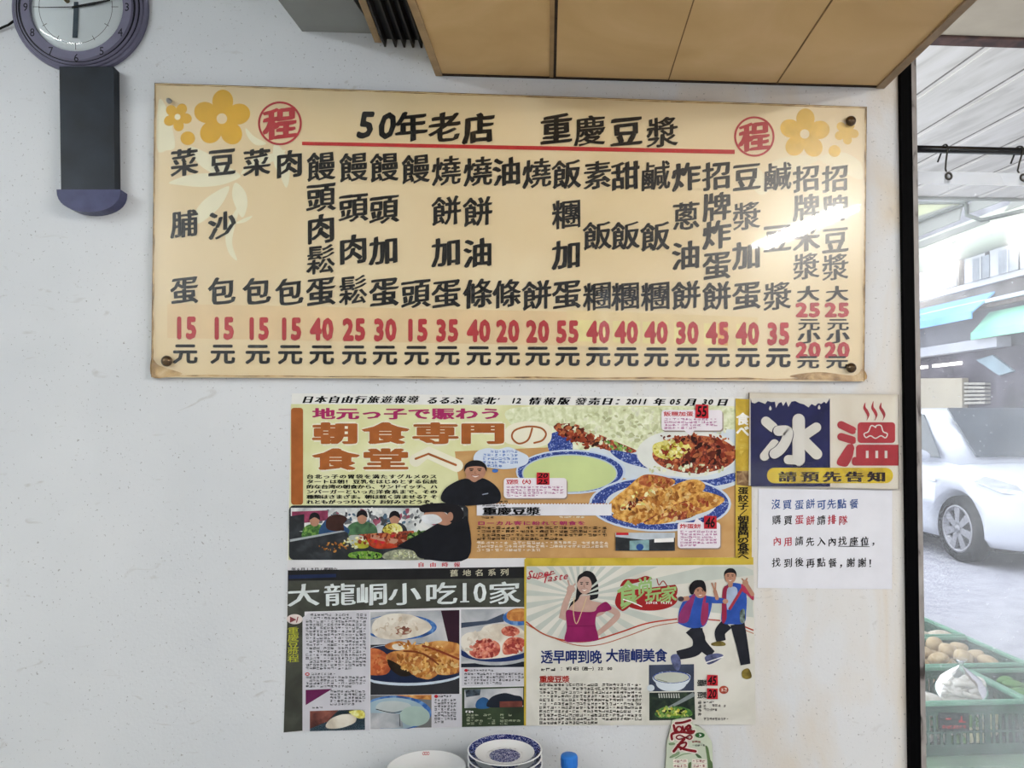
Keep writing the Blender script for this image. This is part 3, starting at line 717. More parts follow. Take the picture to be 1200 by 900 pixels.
def tagp(x0, y0, x1, y1, lines, org=(600, 455), s=4.138, parent=None):
    a = Art(.0055, org, s); a.poly([(x0, y0), (x1, y0 + 2), (x1 + 1, y1), (x0 - 1, y1 - 1)], CRIM)
    for k, t in enumerate(lines):
        h = (y1 - y0) / len(lines)
        for i, ch in enumerate(t): a.char(ch, (x0 + x1) / 2 + (i - .5) * (x1 - x0) * .40, y0 + h * (k + .5), (x1 - x0) * .8, h * 1.05, K, fat=.03, italic=.15)
    a.build('price_tag', parent or mag, 'small red price tag with handwriting')
tagp(890, 78, 952, 145, ['55']); tagp(120, 408, 181, 468, ['20', '25']); tagp(932, 618, 992, 682, ['46'])
# name strip and small print
a = Art(.0040, (540, 550), 6.0); a.rect(112, 240, 1060, 325, ink('#d6d6dc', .6, .03, 20))
for k in range(60): a.mb.flat = True
for x in range(118, 1060, 22): a.rect(x, 238, x + 9, 245, BRN)
for i, ch in enumerate('重慶豆漿'): a.char(ch, 205 + i * 102, 294, 104, 60, K, nib=(.03, 0), fat=.03)
a.micro(150, 248, 430, 262, 1, 24, K); a.build('name_strip', mag)
a = Art(.0040, (540, 550), 6.0)
a.text('ローカル客に紛れて朝食を', 145, 378, 64, 58, 30, MAG, fat=.03); a.micro(110, 398, 1060, 500, 4, 34, K)
a.micro(110, 503, 1060, 580, 3, 32, ink('#d8cfc0', .6, .03, 20)); a.micro(140, 328, 320, 348, 1, 32, K); a.micro(690, 328, 1050, 345, 1, 30, CREME); a.micro(240, 218, 500, 236, 1, 30, K)
a.build('small_print', mag)
# cook in a dark jumper with a speech cloud
a = Art(.0040, (330, 455), 4.138)
a.blob([(930, 340), (950, 305), (1000, 290), (1050, 296), (1100, 285), (1150, 305), (1195, 330), (1190, 365), (1140, 385), (1080, 392), (1010, 385), (950, 372)], ink('#c6d0de', .6, .03, 20))
a.ell(1035, 400, 15, 9, ink('#3c68b0', .6)); a.micro(975, 298, 1150, 385, 5, 19, ink('#4a6cb0', .6)); a.build('speech_cloud', mag)
def face(a, cx, cy, w, h, skin, hair, style='short', tilt=0.0, smile=True):
    a.ell(cx, cy, w, h, skin, tilt)
    if style == 'short': a.blob([(cx - w * 1.06, cy + h * .05), (cx - w * 1.02, cy - h * .65), (cx - w * .4, cy - h * 1.15), (cx + w * .5, cy - h * 1.14), (cx + w * 1.04, cy - h * .6), (cx + w * 1.06, cy + h * .05), (cx + w * .8, cy - h * .42), (cx, cy - h * .55), (cx - w * .8, cy - h * .40)], hair)
    for s_ in (-1, 1):
        a.ell(cx + s_ * w * .40, cy - h * .06, w * .15, h * .06, HAIR); a.line([(cx + s_ * w * .18, cy - h * .22), (cx + s_ * w * .6, cy - h * .24)], w * .10, HAIR, False, False)
    a.line([(cx, cy), (cx - w * .06, cy + h * .25), (cx + w * .12, cy + h * .27)], w * .07, ink('#8a6450', .6), True, False)
    if smile: a.blob([(cx - w * .38, cy + h * .44), (cx, cy + h * .50), (cx + w * .38, cy + h * .44), (cx, cy + h * .68)], ink('#e0d4cc', .6)); a.line([(cx - w * .4, cy + h * .43), (cx, cy + h * .50), (cx + w * .4, cy + h * .43)], w * .06, ink('#7a3c38', .6), True, False)
    else: a.line([(cx - w * .25, cy + h * .55), (cx + w * .25, cy + h * .55)], w * .12, ink('#8a4844', .6), False, False)
a = Art(.0044, (330, 455), 4.138)
a.blob([(905, 420), (965, 420), (975, 460), (890, 462)], SKIN)
a.blob([(775, 545), (790, 490), (850, 450), (900, 438), (935, 455), (975, 436), (1030, 465), (1062, 510), (1050, 555), (960, 566), (860, 568)], ink('#16181f', .6, .15, 60))
face(a, 940, 402, 50, 44, SKIN, HAIR); a.line([(975, 515), (1000, 510)], 5, ink('#8890a0', .6)); a.build('cook_picture', mag)
# market photograph
a = Art(.0028, (330, 455), 4.138)
a.rrect(36, 568, 905, 832, 24, DARKP); a.poly([(45, 580), (880, 580), (880, 700), (330, 720), (45, 690)], mottle('street_photo_print', ['#8a8e90', '#c4c8c8', '#dcdcda'], 26, 5)); a.scatter(440, 628, 390, 40, 130, 16, STREET, seed=21)
a.poly([(50, 598), (225, 592), (225, 640), (50, 660)], ink('#8a3c58', .6, .3, 60)); a.poly([(45, 620), (110, 610), (110, 690), (45, 700)], DARKP)
def shopper(cx, top, w, coat, hw=26):
    a.blob([(cx - w, top + 120), (cx - w * .9, top + 75), (cx - w * .4, top + 52), (cx + w * .4, top + 52), (cx + w * .9, top + 75), (cx + w, top + 120), (cx + w * .7, top + 150), (cx - w * .7, top + 150)], coat)
    a.ell(cx, top + 34, hw * .9, 28, SKIN); a.blob([(cx - hw, top + 30), (cx - hw * .8, top + 4), (cx, top - 6), (cx + hw * .8, top + 4), (cx + hw, top + 30), (cx, top + 18)], HAIR)
shopper(160, 608, 62, GREEN); shopper(390, 596, 75, mottle('green_coat_print', ['#24402c', '#3c6040', '#50784e'], 60, 4)); shopper(548, 600, 62, DARKP)
a.blob([(180, 700), (200, 655), (240, 618), (290, 615), (318, 640), (300, 660), (330, 690), (300, 720), (200, 715)], ink('#2c4a70', .6, .2, 60)); a.blob([(215, 670), (225, 625), (280, 612), (318, 632), (300, 660), (300, 690), (240, 690)], ink('#3a2420', .6, .15, 60))
a.poly([(40, 735), (290, 690), (320, 700), (330, 740), (60, 800), (40, 800)], DARKP); a.poly([(40, 733), (290, 690), (310, 694), (40, 745)], ink('#9aa0a4', .6))
a.blob([(490, 690), (510, 665), (550, 655), (580, 670), (582, 700), (530, 712)], EGG); a.poly([(330, 712), (640, 690), (660, 740), (560, 770), (350, 760)], MEAT); a.blob([(400, 720), (480, 715), (560, 735), (560, 770), (450, 775)], ink('#a83820', .6, .25, 60))
a.blob([(330, 715), (390, 715), (410, 745), (360, 770), (330, 750)], ink('#a0a8a4', .6, .1, 40)); a.blob([(355, 745), (410, 735), (420, 770), (370, 775)], ink('#a0a030', .6, .2, 60))
a.line([(660, 760), (560, 745), (420, 715)], (34, 18), SKIN); a.blob([(330, 800), (400, 790), (480, 800), (470, 825), (340, 822)], ink('#6c9c34', .6, .25, 80)); a.blob([(500, 800), (580, 780), (660, 795), (690, 830), (510, 830)], mottle('net_print', ['#5c6050', '#808470', '#a0a088'], 150, 4))
a.blob([(600, 720), (690, 690), (780, 690), (760, 730), (640, 745)], GREEN)
a.scatter(360, 750, 60, 26, 24, 11, EGGS + RICES[:2], seed=22); a.scatter(500, 738, 130, 30, 50, 12, MEATS[1:] + [CRIM], .0, seed=23); a.scatter(405, 808, 70, 14, 36, 9, LEAVES[1:] , seed=24); a.scatter(690, 715, 80, 22, 44, 11, LEAVES, seed=25); a.scatter(250, 770, 70, 20, 30, 8, FRIES[:2] + [DARKP], seed=26); a.scatter(600, 805, 80, 18, 40, 7, RICES, seed=27); a.scatter(535, 682, 40, 22, 24, 9, EGGS, seed=28)
# stall keeper with mask at right edge
a.blob([(570, 760), (680, 700), (790, 640), (860, 640), (903, 632), (903, 825), (690, 828), (640, 790), (590, 775)], ink('#14161c', .6, .12, 60))
a.blob([(700, 600), (760, 590), (800, 610), (830, 640), (800, 665), (740, 650), (690, 630)], SKIN); a.blob([(672, 570), (740, 558), (840, 560), (882, 600), (870, 640), (820, 650), (800, 605), (740, 600), (680, 600)], HAIR)
a.blob([(680, 618), (745, 612), (778, 640), (745, 658), (690, 650)], ink('#d0d4d8', .6)); a.ell(818, 622, 14, 22, SKIN); a.build('market_photograph', mag)
a = Art(.0040, (600, 455), 4.138); a.rect(502, 700, 790, 788, DARKP); a.poly([(502, 700), (790, 700), (790, 725), (640, 735), (502, 720)], ink('#b0b8c0', .6, .1, 40)); a.rect(505, 700, 565, 712, CRIM); a.poly([(570, 740), (665, 735), (665, 785), (570, 785)], ink('#7fa0a4', .6, .2, 60)); a.poly([(690, 730), (785, 725), (785, 745), (690, 748)], WH); a.ell(620, 770, 18, 16, ink('#2c4c8c', .6)); a.build('shop_photograph', mag)
# yellow side strip with upright writing
side = Art(.0042); side.poly([(862, 467), (880.5, 468), (881, 655), (862, 654)], mottle('yellow_side_strip', ['#9a8420', '#b89a30', '#c0a848'], 30, 5))
side.poly([(863, 552), (878, 552), (878, 570), (863, 568)], mottle('torn_patch', ['#4a3424', '#7a5c40', '#b09870'], 70, 5))
for ch, y in (('食', 491), ('べ', 505)): side.char(ch, 870.5, y, 16, 15, WH, fat=.04)
for i, ch in enumerate('蛋餃子'): side.char(ch, 871, 575 + i * 9, 13, 9, K, fat=.035)
side.line([(867, 604), (875, 597)], 1, K, False)
for i, ch in enumerate('朝食専門の食堂へ'): side.char(ch, 871, 608 + i * 6.3, 14, 8, K, fat=.03)
side.micro(866, 512, 877, 550, 5, 6, ink('#c8b050', .6)); side.build('side_strip', mag)

# ---------------------------------------------------------------- newspaper cutting
npr = thing('newspaper_cutting', PW(475, 755), 'dark newspaper food page with white headline pasted below the magazine spread, on its left', 'newspaper cutting')
sheet('paper', npr, [(337, 656.5), (616, 654), (616, 850), (332.5, 858.5)], .0020, .0016, ink('#cfcfd2', .6, .03, 20))
OLV = mottle('dark_olive_print', ['#2e2f29', '#383a33', '#44463e'], 20, 5); NCOL = ink('#c0bfc6', .6, .04, 20)
a = Art(.00205, (325, 645), 4.068)
a.poly([(50, 95), (1182, 78), (1182, 270), (870, 272), (130, 292), (120, 860), (30, 868), (48, 300)], OLV); a.poly([(50, 95), (1182, 78), (1182, 132), (50, 145)], ink('#1d1d1f', .6, .1, 30)); a.poly([(55, 118), (280, 112), (280, 128), (55, 136)], ink('#1c2748', .6, .1, 30))
a.build('headline_band', npr)
a = Art(.0022, (325, 645), 4.068)
for ch, x in (('大', 125), ('龍', 298), ('峒', 450), ('小', 606), ('吃', 780), ('家', 1082)): a.char(ch, x, 212 - (x - 125) * .010, 158, 112, ink('#cfd6d6', .6), nib=(.02, .006), rise=.06, fat=.004, hand=.01)
for ch, x in (('1', 893), ('0', 966)): a.char(ch, x, 200, 128, 132, ink('#cfd6d6', .6), nib=(.022, 0))
a.line([(872, 245), (915, 244)], 6, ink('#cfd6d6', .6), False, False); a.build('headline', npr)
a = Art(.0022, (325, 645), 4.068)
for i, ch in enumerate('舊地名系列'): a.char(ch, 843 + i * 60, 108 - i * 1.0, 42, 34, ink('#b8b49c', .6), nib=(.02, .01), rise=.1)
for i, ch in enumerate('自由時報'): a.char(ch, 685 + i * 57, 68, 32, 24, CRIM, nib=(.03, 0), rise=.08)
for i, ch in enumerate('年6月19日/星期六'): a.char(ch, 78 + i * 22, 89, 24, 15, K, fat=.015)
a.build('banner_text', npr)
a = Art(.0022, (325, 645), 4.068)
a.poly([(120, 320), (150, 298), (440, 290), (440, 860), (120, 860)], NCOL); a.poly([(735, 688), (878, 684), (878, 840), (735, 845)], NCOL); a.poly([(878, 560), (1182, 556), (1182, 645), (878, 648)], NCOL)
a.micro(155, 300, 436, 330, 2, 17, K, ragged=False); a.micro(134, 330, 436, 570, 15, 17, K); a.micro(160, 583, 290, 596, 1, 15, K, ragged=False); a.micro(134, 598, 430, 655, 4, 17, K); a.micro(250, 664, 425, 740, 5, 17, K); a.micro(165, 742, 270, 755, 1, 17, K)
a.poly([(135, 665), (262, 660), (135, 738)], ink('#5c1e48', .6, .1, 30)); a.ell(143, 590, 11, 8, CRIM); a.ell(143, 590, 6, 4, NCOL)
a.micro(748, 688, 845, 702, 1, 14, K, ragged=False); a.micro(748, 706, 865, 825, 8, 15, K); a.micro(890, 566, 1030, 578, 1, 14, K, ragged=False); a.micro(890, 582, 1178, 640, 4, 15, K); a.ell(757, 696, 9, 8, CRIM); a.ell(900, 572, 9, 7, CRIM)
a.build('column_text', npr)
a = Art(.0022, (325, 645), 4.068); a.ell(83, 328, 38, 24, ink('#d0c4c0', .6)); a.poly([(60, 315), (60, 345), (92, 330)], ink('#7a3c40', .6)); a.line([(98, 318), (92, 342)], 5, ink('#7a3c40', .6), False)
for i, ch in enumerate('重慶豆漿程'): a.char(ch, 76, 382 + i * 33.5, 56, 36, ink('#a8ac38', .6), nib=(.018, .006), rise=.08)
a.build('side_heading', npr)
NBLU = mottle('news_blue_rim', ['#16305c', '#2a5a9c', '#6c94c0'], 60, 3); NDRK = ink('#1d222c', .6, .1, 30); CLOTH = mottle('news_grey_cloth', ['#7c8288', '#a8aaae', '#c4c2c2'], 16, 4); BUN = mottle('news_bun', ['#a09484', '#c4baaa', '#d6d0c4'], 26, 4, [.2, .45, .6]); NFRY = mottle('news_fried', ['#5c2c18', '#a0622c', '#bc8444', '#ccA468'], 44, 5, [.28, .44, .56, .72])
def clipc(pts, x0, y0, x1, y1): return [(min(max(x, x0), x1), min(max(y, y0), y1)) for x, y in pts]
def cblob(a, pts, box, mat): a.poly(clipc(smooth_loop(pts, 5), *box), mat)
def cell(a, cx, cy, rx, ry, box, mat, n=48): a.poly(clipc([(cx + rx * math.cos(2 * PI * i / n), cy + ry * math.sin(2 * PI * i / n)) for i in range(n)], *box), mat)
B = (444, 288, 868, 684); a = Art(.0022, (325, 645), 4.068)
a.poly([(444, 294), (868, 284), (868, 684), (444, 690)], ink('#2b2c30', .6, .1, 20)); a.poly([(444, 294), (780, 287), (830, 440), (444, 450)], CLOTH); a.poly([(780, 287), (868, 284), (868, 440), (815, 440)], ink('#2c1824', .6, .1, 20))
cell(a, 580, 372, 185, 68, B, CLOTH); cell(a, 580, 366, 180, 60, B, NBLU); cell(a, 572, 362, 160, 52, B, CLOTH); cblob(a, [(450, 375), (470, 330), (540, 302), (640, 308), (715, 345), (735, 372), (680, 405), (580, 425), (480, 415)], B, BUN); a.blob([(560, 370), (600, 360), (640, 378), (620, 400), (565, 398)], ink('#8a5848', .6, .3, 40))
cell(a, 620, 545, 320, 100, B, ink('#b8c4d0', .6, .05, 30)); cell(a, 620, 540, 318, 92, B, ink('#18223c', .6, .1, 30))
cblob(a, [(400, 480), (480, 470), (540, 520), (520, 590), (400, 580)], B, mottle('news_orange_roll', ['#7c3018', '#b05c30', '#c8804c'], 40, 5)); cblob(a, [(515, 450), (580, 432), (660, 450), (780, 430), (900, 460), (900, 520), (820, 530), (700, 500), (600, 480), (530, 470)], B, NFRY); cblob(a, [(600, 475), (680, 480), (800, 500), (900, 540), (860, 585), (760, 590), (640, 530)], B, NFRY); cblob(a, [(520, 500), (590, 480), (700, 520), (770, 575), (720, 615), (640, 590), (590, 560), (540, 560)], B, NFRY)
a.blob([(525, 520), (580, 545), (640, 590), (590, 600), (540, 565)], ink('#241c14', .6, .2, 40)); a.blob([(550, 450), (600, 442), (625, 458), (590, 475), (555, 470)], BUN); a.line([(600, 480), (690, 490), (800, 560)], 8, ink('#7a3820', .6), True, False); a.line([(690, 455), (770, 480), (868, 520)], 10, ink('#8a3c24', .6), True, False)
a.scatter(570, 365, 105, 40, 50, 12, [BUN, ink('#b8a894', .6, .1, 60), ink('#cfc6b8', .6, .1, 60)], seed=31); a.scatter(488, 535, 30, 40, 26, 12, [ink('#a4502c', .6, .2, 60), ink('#c07848', .6, .2, 60)], seed=32); a.scatter(650, 550, 100, 38, 60, 13, FRIES, .4, seed=33); a.scatter(760, 530, 105, 40, 70, 14, FRIES, .35, seed=34); a.scatter(700, 462, 120, 18, 36, 11, FRIES, .1, seed=35); a.line([(600, 480), (690, 492), (770, 545)], 7, ink('#6a3018', .6), True, False); a.line([(690, 452), (780, 482), (866, 520)], 8, ink('#7a3420', .6), True, False)
a.build('roll_photograph', npr)
B = (876, 276, 1180, 556); a = Art(.0022, (325, 645), 4.068)
a.poly([(876, 282), (1180, 274), (1180, 554), (876, 558)], CLOTH); a.poly([(876, 345), (1000, 335), (1080, 300), (1080, 340), (876, 370)], ink('#3c4658', .6, .15, 20)); a.poly([(876, 540), (1180, 530), (1180, 556), (876, 558)], NDRK)
cell(a, 1150, 320, 75, 38, B, NBLU); cblob(a, [(1095, 300), (1130, 278), (1180, 280), (1220, 330), (1110, 335)], B, NFRY); cell(a, 1040, 470, 200, 78, B, CLOTH); cell(a, 1040, 464, 196, 68, B, ink('#1e2e5c', .6, .1, 30)); cell(a, 1040, 450, 180, 58, B, CLOTH)
cblob(a, [(870, 440), (900, 395), (965, 385), (990, 360), (1060, 350), (1150, 365), (1190, 420), (1150, 490), (1040, 515), (930, 510)], B, BUN); NM = mottle('news_meat', ['#702420', '#a8483c', '#c87c64', '#d8a890'], 70, 5); cblob(a, [(915, 480), (960, 430), (1010, 420), (1060, 450), (1050, 500), (980, 515), (940, 510)], B, NM); cblob(a, [(1070, 375), (1110, 360), (1150, 375), (1150, 400), (1110, 410), (1075, 400)], B, NM); cblob(a, [(1075, 450), (1110, 415), (1170, 420), (1180, 450), (1130, 490), (1080, 495)], B, NM); a.scatter(985, 470, 66, 42, 50, 12, [NM] + [ink(c, .6, .2, 60) for c in ('#8c3430', '#b8604c', '#c88070')], seed=36); a.scatter(1130, 455, 46, 34, 36, 11, [ink(c, .6, .2, 60) for c in ('#8c3430', '#b8604c', '#a44a3c')], seed=37); a.scatter(1112, 386, 36, 22, 22, 9, [ink(c, .6, .2, 60) for c in ('#8c3430', '#b8604c', '#a44a3c')], seed=38); a.scatter(1000, 400, 70, 26, 30, 10, [BUN, ink('#c8beae', .6, .1, 60)], seed=39); a.scatter(910, 450, 34, 34, 20, 10, [BUN, ink('#c8beae', .6, .1, 60)], seed=40)
a.build('rice_roll_photograph', npr)
B = (444, 690, 735, 850); a = Art(.0022, (325, 645), 4.068)
a.poly([(444, 692), (735, 688), (735, 844), (444, 851)], ink('#6c6c6c', .6, .1, 20)); a.poly([(560, 690), (735, 688), (735, 712), (640, 706)], NFRY); cell(a, 560, 775, 175, 82, B, NBLU); cell(a, 555, 778, 155, 76, B, ink('#8fa4b0', .6, .1, 14)); a.poly([(444, 775), (520, 775), (590, 780), (600, 845), (444, 850)], CLOTH)
cblob(a, [(470, 755), (490, 725), (560, 718), (625, 730), (635, 750), (580, 765), (520, 775)], B, ink('#a8b0b0', .6, .1, 14)); a.line([(470, 757), (560, 774), (635, 748)], 4, NDRK, True, False); cell(a, 655, 790, 72, 48, B, ink('#9cb0a8', .6, .1, 14)); a.line([(582, 780), (585, 838)], 3, NDRK, False); a.build('soy_milk_photograph', npr)
a = Art(.0022, (325, 645), 4.068); B = (155, 760, 418, 862); a.poly([(155, 766), (418, 758), (418, 855), (155, 862)], ink('#3a4c58', .6, .1, 20)); a.poly([(155, 766), (290, 762), (240, 815), (155, 850)], mottle('news_hand', ['#3c1c18', '#6c3c34', '#8c5848'], 40, 4)); cblob(a, [(230, 835), (260, 800), (320, 780), (370, 790), (370, 820), (310, 845), (250, 850)], B, BUN); cblob(a, [(340, 768), (400, 762), (418, 780), (410, 800), (380, 798)], B, EGG); a.build('dough_photograph', npr)
a = Art(.0022, (325, 645), 4.068); a.poly([(880, 655), (1180, 648), (1180, 834), (880, 842)], mottle('news_green_box', ['#222c1e', '#2c3a26', '#36442e'], 20, 4)); a.poly([(892, 664), (1172, 655), (1172, 745), (892, 752)], CLOTH); a.blob([(950, 720), (980, 700), (1010, 715), (1010, 750), (950, 752)], ink('#27507c', .6)); a.blob([(1000, 745), (1020, 700), (1080, 680), (1130, 690), (1165, 700), (1168, 742), (1090, 748)], NDRK); a.poly([(1060, 720), (1168, 718), (1168, 746), (1060, 748)], ink('#6c3c34', .6, .2, 40)); a.poly([(895, 665), (970, 662), (965, 690), (900, 700)], ink('#4c5864', .6, .5, 80)); a.micro(895, 762, 970, 776, 1, 14, WH); a.micro(900, 778, 1172, 832, 4, 20, ink('#98a088', .6), fill=.6); a.build('shop_photograph', npr)

# ---------------------------------------------------------------- television show poster
tvp = thing('show_poster', PW(750, 755), 'pale poster with sunburst, woman in magenta dress and two jumping people, below the magazine spread', 'poster')
sheet('paper', tvp, [(616, 655), (883, 653), (885.5, 849), (616, 850.5)], .0030, .0026, mottle('show_poster_paper', ['#bebcb2', '#cccac0', '#d3d1c9'], 10, 5))
MUST = mottle('mustard_print', ['#9c8a24', '#b8a030', '#c0aa40'], 20, 4); RAYC = ink('#b4bab2', .6, .04, 20)
O = ((605, 645), 4.186)
a = Art(.0031, *O); a.poly([(46, 38), (1163, 34), (1163, 70), (46, 78)], MUST); a.poly([(40, 42), (50, 42), (48, 860), (38, 860)], MUST); a.build('mustard_border', tvp)
a = Art(.0031, *O); c0x, c0y = 310, 225
def wave(x): # lower limit of the sunburst
    pts = [(45, 345), (130, 410), (240, 445), (330, 448), (420, 435), (520, 400), (640, 360), (760, 342), (900, 336), (1000, 342), (1163, 385)]
    for (xa, ya), (xb, yb) in zip(pts, pts[1:]):
        if xa <= x <= xb: return ya + (yb - ya) * (x - xa) / (xb - xa)
    return 400
def limit(t):
    dx, dy = math.cos(t), math.sin(t); k = 0
    while k < 900:
        k += 4; x, y = c0x + dx * k, c0y + dy * k
        if x < 52 or x > 1160 or y < 80 or y > wave(x) - 6: break
    return (x, min(max(y, 80), 440))
nr = 26
for k in range(nr):
    t0, t1 = 2 * PI * (k + .03) / nr, 2 * PI * (k + .5) / nr; a.poly([(c0x, c0y)] + [limit(t0 + (t1 - t0) * j / 4) for j in range(5)], RAYC)
a.build('sunburst', tvp)
a = Art(.0036, *O); a.line([(48, 350), (130, 408), (240, 442), (360, 445), (500, 405), (640, 358), (790, 336)], 7, ink('#a83c28', .6), True, False); a.line([(48, 362), (160, 420), (300, 466), (420, 460), (560, 415), (680, 372), (800, 352)], 4, ink('#a85c40', .6), True, False); a.line([(930, 338), (1000, 344)], 6, ink('#a83c28', .6), False, False); a.line([(1115, 372), (1164, 392)], 7, ink('#a83c28', .6), False, False); a.line([(1115, 388), (1164, 408)], 4, ink('#a85c40', .6), False, False); a.build('swoosh', tvp)
SCR = ink('#a02c38', .6)
a = Art(.0036, *O)
for s_, x0, y0, p in (('Super', 68, 120, 27), ('Taste', 145, 138, 25)):
    for i, ch in enumerate(s_): a.char(ch, x0 + i * p, y0 - i * 3.5, 50, 50 if i else 62, SCR, fat=.012, italic=.35)
a.line([(60, 128), (110, 136), (190, 112)], 4, SCR); a.build('script_lettering', tvp)
# show logo
a = Art(.0036, *O); RDK = ink('#8c1e20', .6, .06, 30); LIME = ink('#8cae6c', .6, .06, 30)
a.ell(655, 240, 136, 56, RDK); a.blob([(485, 260), (500, 200), (530, 145), (590, 140), (640, 125), (690, 150), (740, 140), (790, 185), (760, 240), (600, 250), (540, 290), (515, 296)], RDK)
for ch, x, y, w, h in (('食', 548, 210, 110, 130), ('尚', 632, 172, 80, 84), ('玩', 672, 218, 82, 74), ('家', 748, 215, 82, 84)): a.char(ch, x, y, w, h, LIME, fat=.03, rise=.15)
a.line([(520, 285), (600, 230), (625, 205)], 8, LIME); a.line([(525, 240), (570, 255), (615, 275)], 5, WH); a.line([(690, 140), (700, 170), (720, 150), (740, 175)], 5, RDK)
for i, ch in enumerate('SUPER TASTE'):
    if ch != ' ': a.char(ch, 640 + i * 12, 257, 15, 15, WH, fat=.03)
a.build('show_logo', tvp)
# woman in a magenta top
a = Art(.0036, *O)
a.blob([(255, 300), (285, 270), (300, 170), (330, 105), (375, 110), (400, 160), (402, 225), (380, 240), (350, 245), (300, 240), (270, 255)], HAIR)
a.blob([(300, 245), (320, 215), (360, 220), (365, 245), (430, 262), (440, 300), (380, 330), (250, 330), (262, 280)], SKIN2)
a.line([(225, 335), (242, 260), (268, 195)], (34, 26), SKIN2); a.line([(222, 325), (250, 335), (285, 320)], 20, SKIN2)
a.line([(430, 275), (495, 310), (465, 355), (395, 412)], (34, 24), SKIN2); a.ell(268, 190, 20, 20, SKIN2); a.line([(262, 178), (254, 148)], 8, SKIN2, False); a.line([(278, 178), (288, 165)], 8, SKIN2, False); a.line([(258, 192), (250, 205)], 8, SKIN2, False); a.ell(392, 410, 18, 14, SKIN2)
MGT = ink('#801c52', .6, .08, 40)
a.blob([(246, 296), (300, 300), (380, 300), (400, 275), (440, 252), (468, 285), (440, 300), (398, 310), (388, 360), (402, 420), (395, 442), (320, 448), (240, 445), (248, 380)], MGT); a.line([(250, 372), (385, 370)], 4, ink('#6c1444', .6), False, False); a.line([(285, 230), (280, 300), (295, 360), (325, 290), (345, 230)], 4, ink('#c8b088', .6), True, False)
face(a, 334, 168, 36, 46, SKIN2, HAIR, 'none', -.15); a.blob([(298, 160), (305, 125), (335, 108), (372, 118), (380, 170), (368, 140), (335, 128), (312, 140)], HAIR); a.build('woman_picture', tvp)
# two jumping people
a = Art(.0040, *O); JEAN = ink('#20222a', .6, .12, 50); BLU = ink('#2a4c9c', .6, .12, 50)
a.line([(860, 380), (895, 430), (880, 490), (790, 515)], (74, 44), JEAN); a.line([(880, 390), (905, 455), (960, 510)], (70, 40), JEAN); a.blob([(928, 520), (980, 505), (1016, 515), (990, 540), (945, 560), (930, 545)], ink('#5a6084', .6, .3, 80)); a.blob([(758, 520), (790, 510), (808, 550), (795, 590), (770, 570)], ink('#5a6084', .6, .3, 80)); a.line([(932, 550), (1014, 522)], 5, WH, False)
a.blob([(795, 350), (800, 290), (830, 235), (880, 215), (940, 225), (960, 260), (940, 340), (915, 375), (850, 380), (800, 360)], BLU); a.blob([(795, 350), (810, 290), (860, 225), (880, 215), (862, 280), (840, 350)], ink('#7c2c5c', .6, .1, 40)); a.blob([(920, 230), (940, 235), (940, 330), (915, 370), (905, 330)], ink('#8c2c54', .6, .1, 40))
a.line([(930, 240), (985, 245), (1022, 248)], (36, 22), BLU); a.ell(1026, 250, 14, 12, SKIN); a.line([(840, 235), (812, 240)], 22, SKIN); a.ell(808, 238, 15, 12, ink('#3a3034', .6)); a.line([(985, 235), (975, 200)], 18, SKIN, False); a.line([(972, 195), (960, 162)], 8, SKIN, False); a.line([(976, 195), (978, 160)], 8, SKIN, False)
face(a, 903, 200, 30, 34, SKIN, HAIR, 'none', .1); a.blob([(852, 210), (850, 175), (875, 148), (915, 148), (930, 175), (928, 205), (905, 180), (880, 190), (868, 215)], HAIR); a.build('jumping_girl_picture', tvp)
a = Art(.0040, *O)
a.line([(1035, 360), (1000, 400), (1005, 445)], (60, 46), JEAN); a.line([(1085, 360), (1105, 450), (1125, 560)], (72, 48), JEAN); a.blob([(958, 455), (1000, 445), (1025, 455), (1020, 468), (965, 468)], ink('#6c6030', .6, .3, 60)); a.blob([(1110, 590), (1140, 580), (1155, 620), (1130, 632), (1108, 620)], ink('#77682c', .6, .3, 60))
a.blob([(1008, 350), (1012, 260), (1015, 195), (1040, 165), (1080, 160), (1115, 175), (1130, 230), (1128, 300), (1118, 355), (1060, 362)], BLU); a.blob([(1010, 350), (1012, 200), (1035, 170), (1050, 170), (1030, 230), (1032, 330)], ink('#8c2440', .6, .1, 40)); a.blob([(1035, 190), (1075, 180), (1085, 210), (1060, 260), (1035, 290)], ink('#9aa8c0', .6, .1, 40)); a.line([(1110, 185), (1045, 290)], 14, ink('#98303c', .6), False, False)
a.blob([(1105, 165), (1140, 180), (1164, 215), (1162, 245), (1130, 215), (1110, 200)], ink('#9c2c48', .6, .1, 40)); a.line([(1158, 215), (1130, 170)], 20, SKIN, False); a.ell(1124, 160, 14, 15, SKIN); a.line([(1118, 152), (1108, 140)], 7, SKIN, False); a.line([(1126, 150), (1132, 138)], 7, SKIN, False); a.blob([(1098, 300), (1120, 290), (1120, 350), (1100, 352)], ink('#708078', .6, .5, 90))
a.line([(1050, 150), (1050, 170)], 24, SKIN, False); face(a, 1050, 128, 28, 34, SKIN, HAIR); a.build('jumping_boy_picture', tvp)
DBL = ink('#1c2c64', .6)
a = Art(.0036, *O)
for i, ch in enumerate('透早呷到晚'): a.char(ch, 150 + i * 60, 522, 62, 70, DBL, fat=.028)
for i, ch in enumerate('大龍峒美食'): a.char(ch, 470 + i * 60, 515, 62, 68, DBL, fat=.028)
a.build('blue_headline', tvp)
a = Art(.0036, *O); a.micro(120, 574, 215, 594, 1, 24, K, ragged=False); a.text('：9月6日（週一）22：00', 228, 580, 22, 24, 20, K, fat=.02, lat=.55)
for i, ch in enumerate('重慶豆漿'): a.char(ch, 132 + i * 37, 632, 40, 36, ink('#9c2c24', .6), fat=.03)
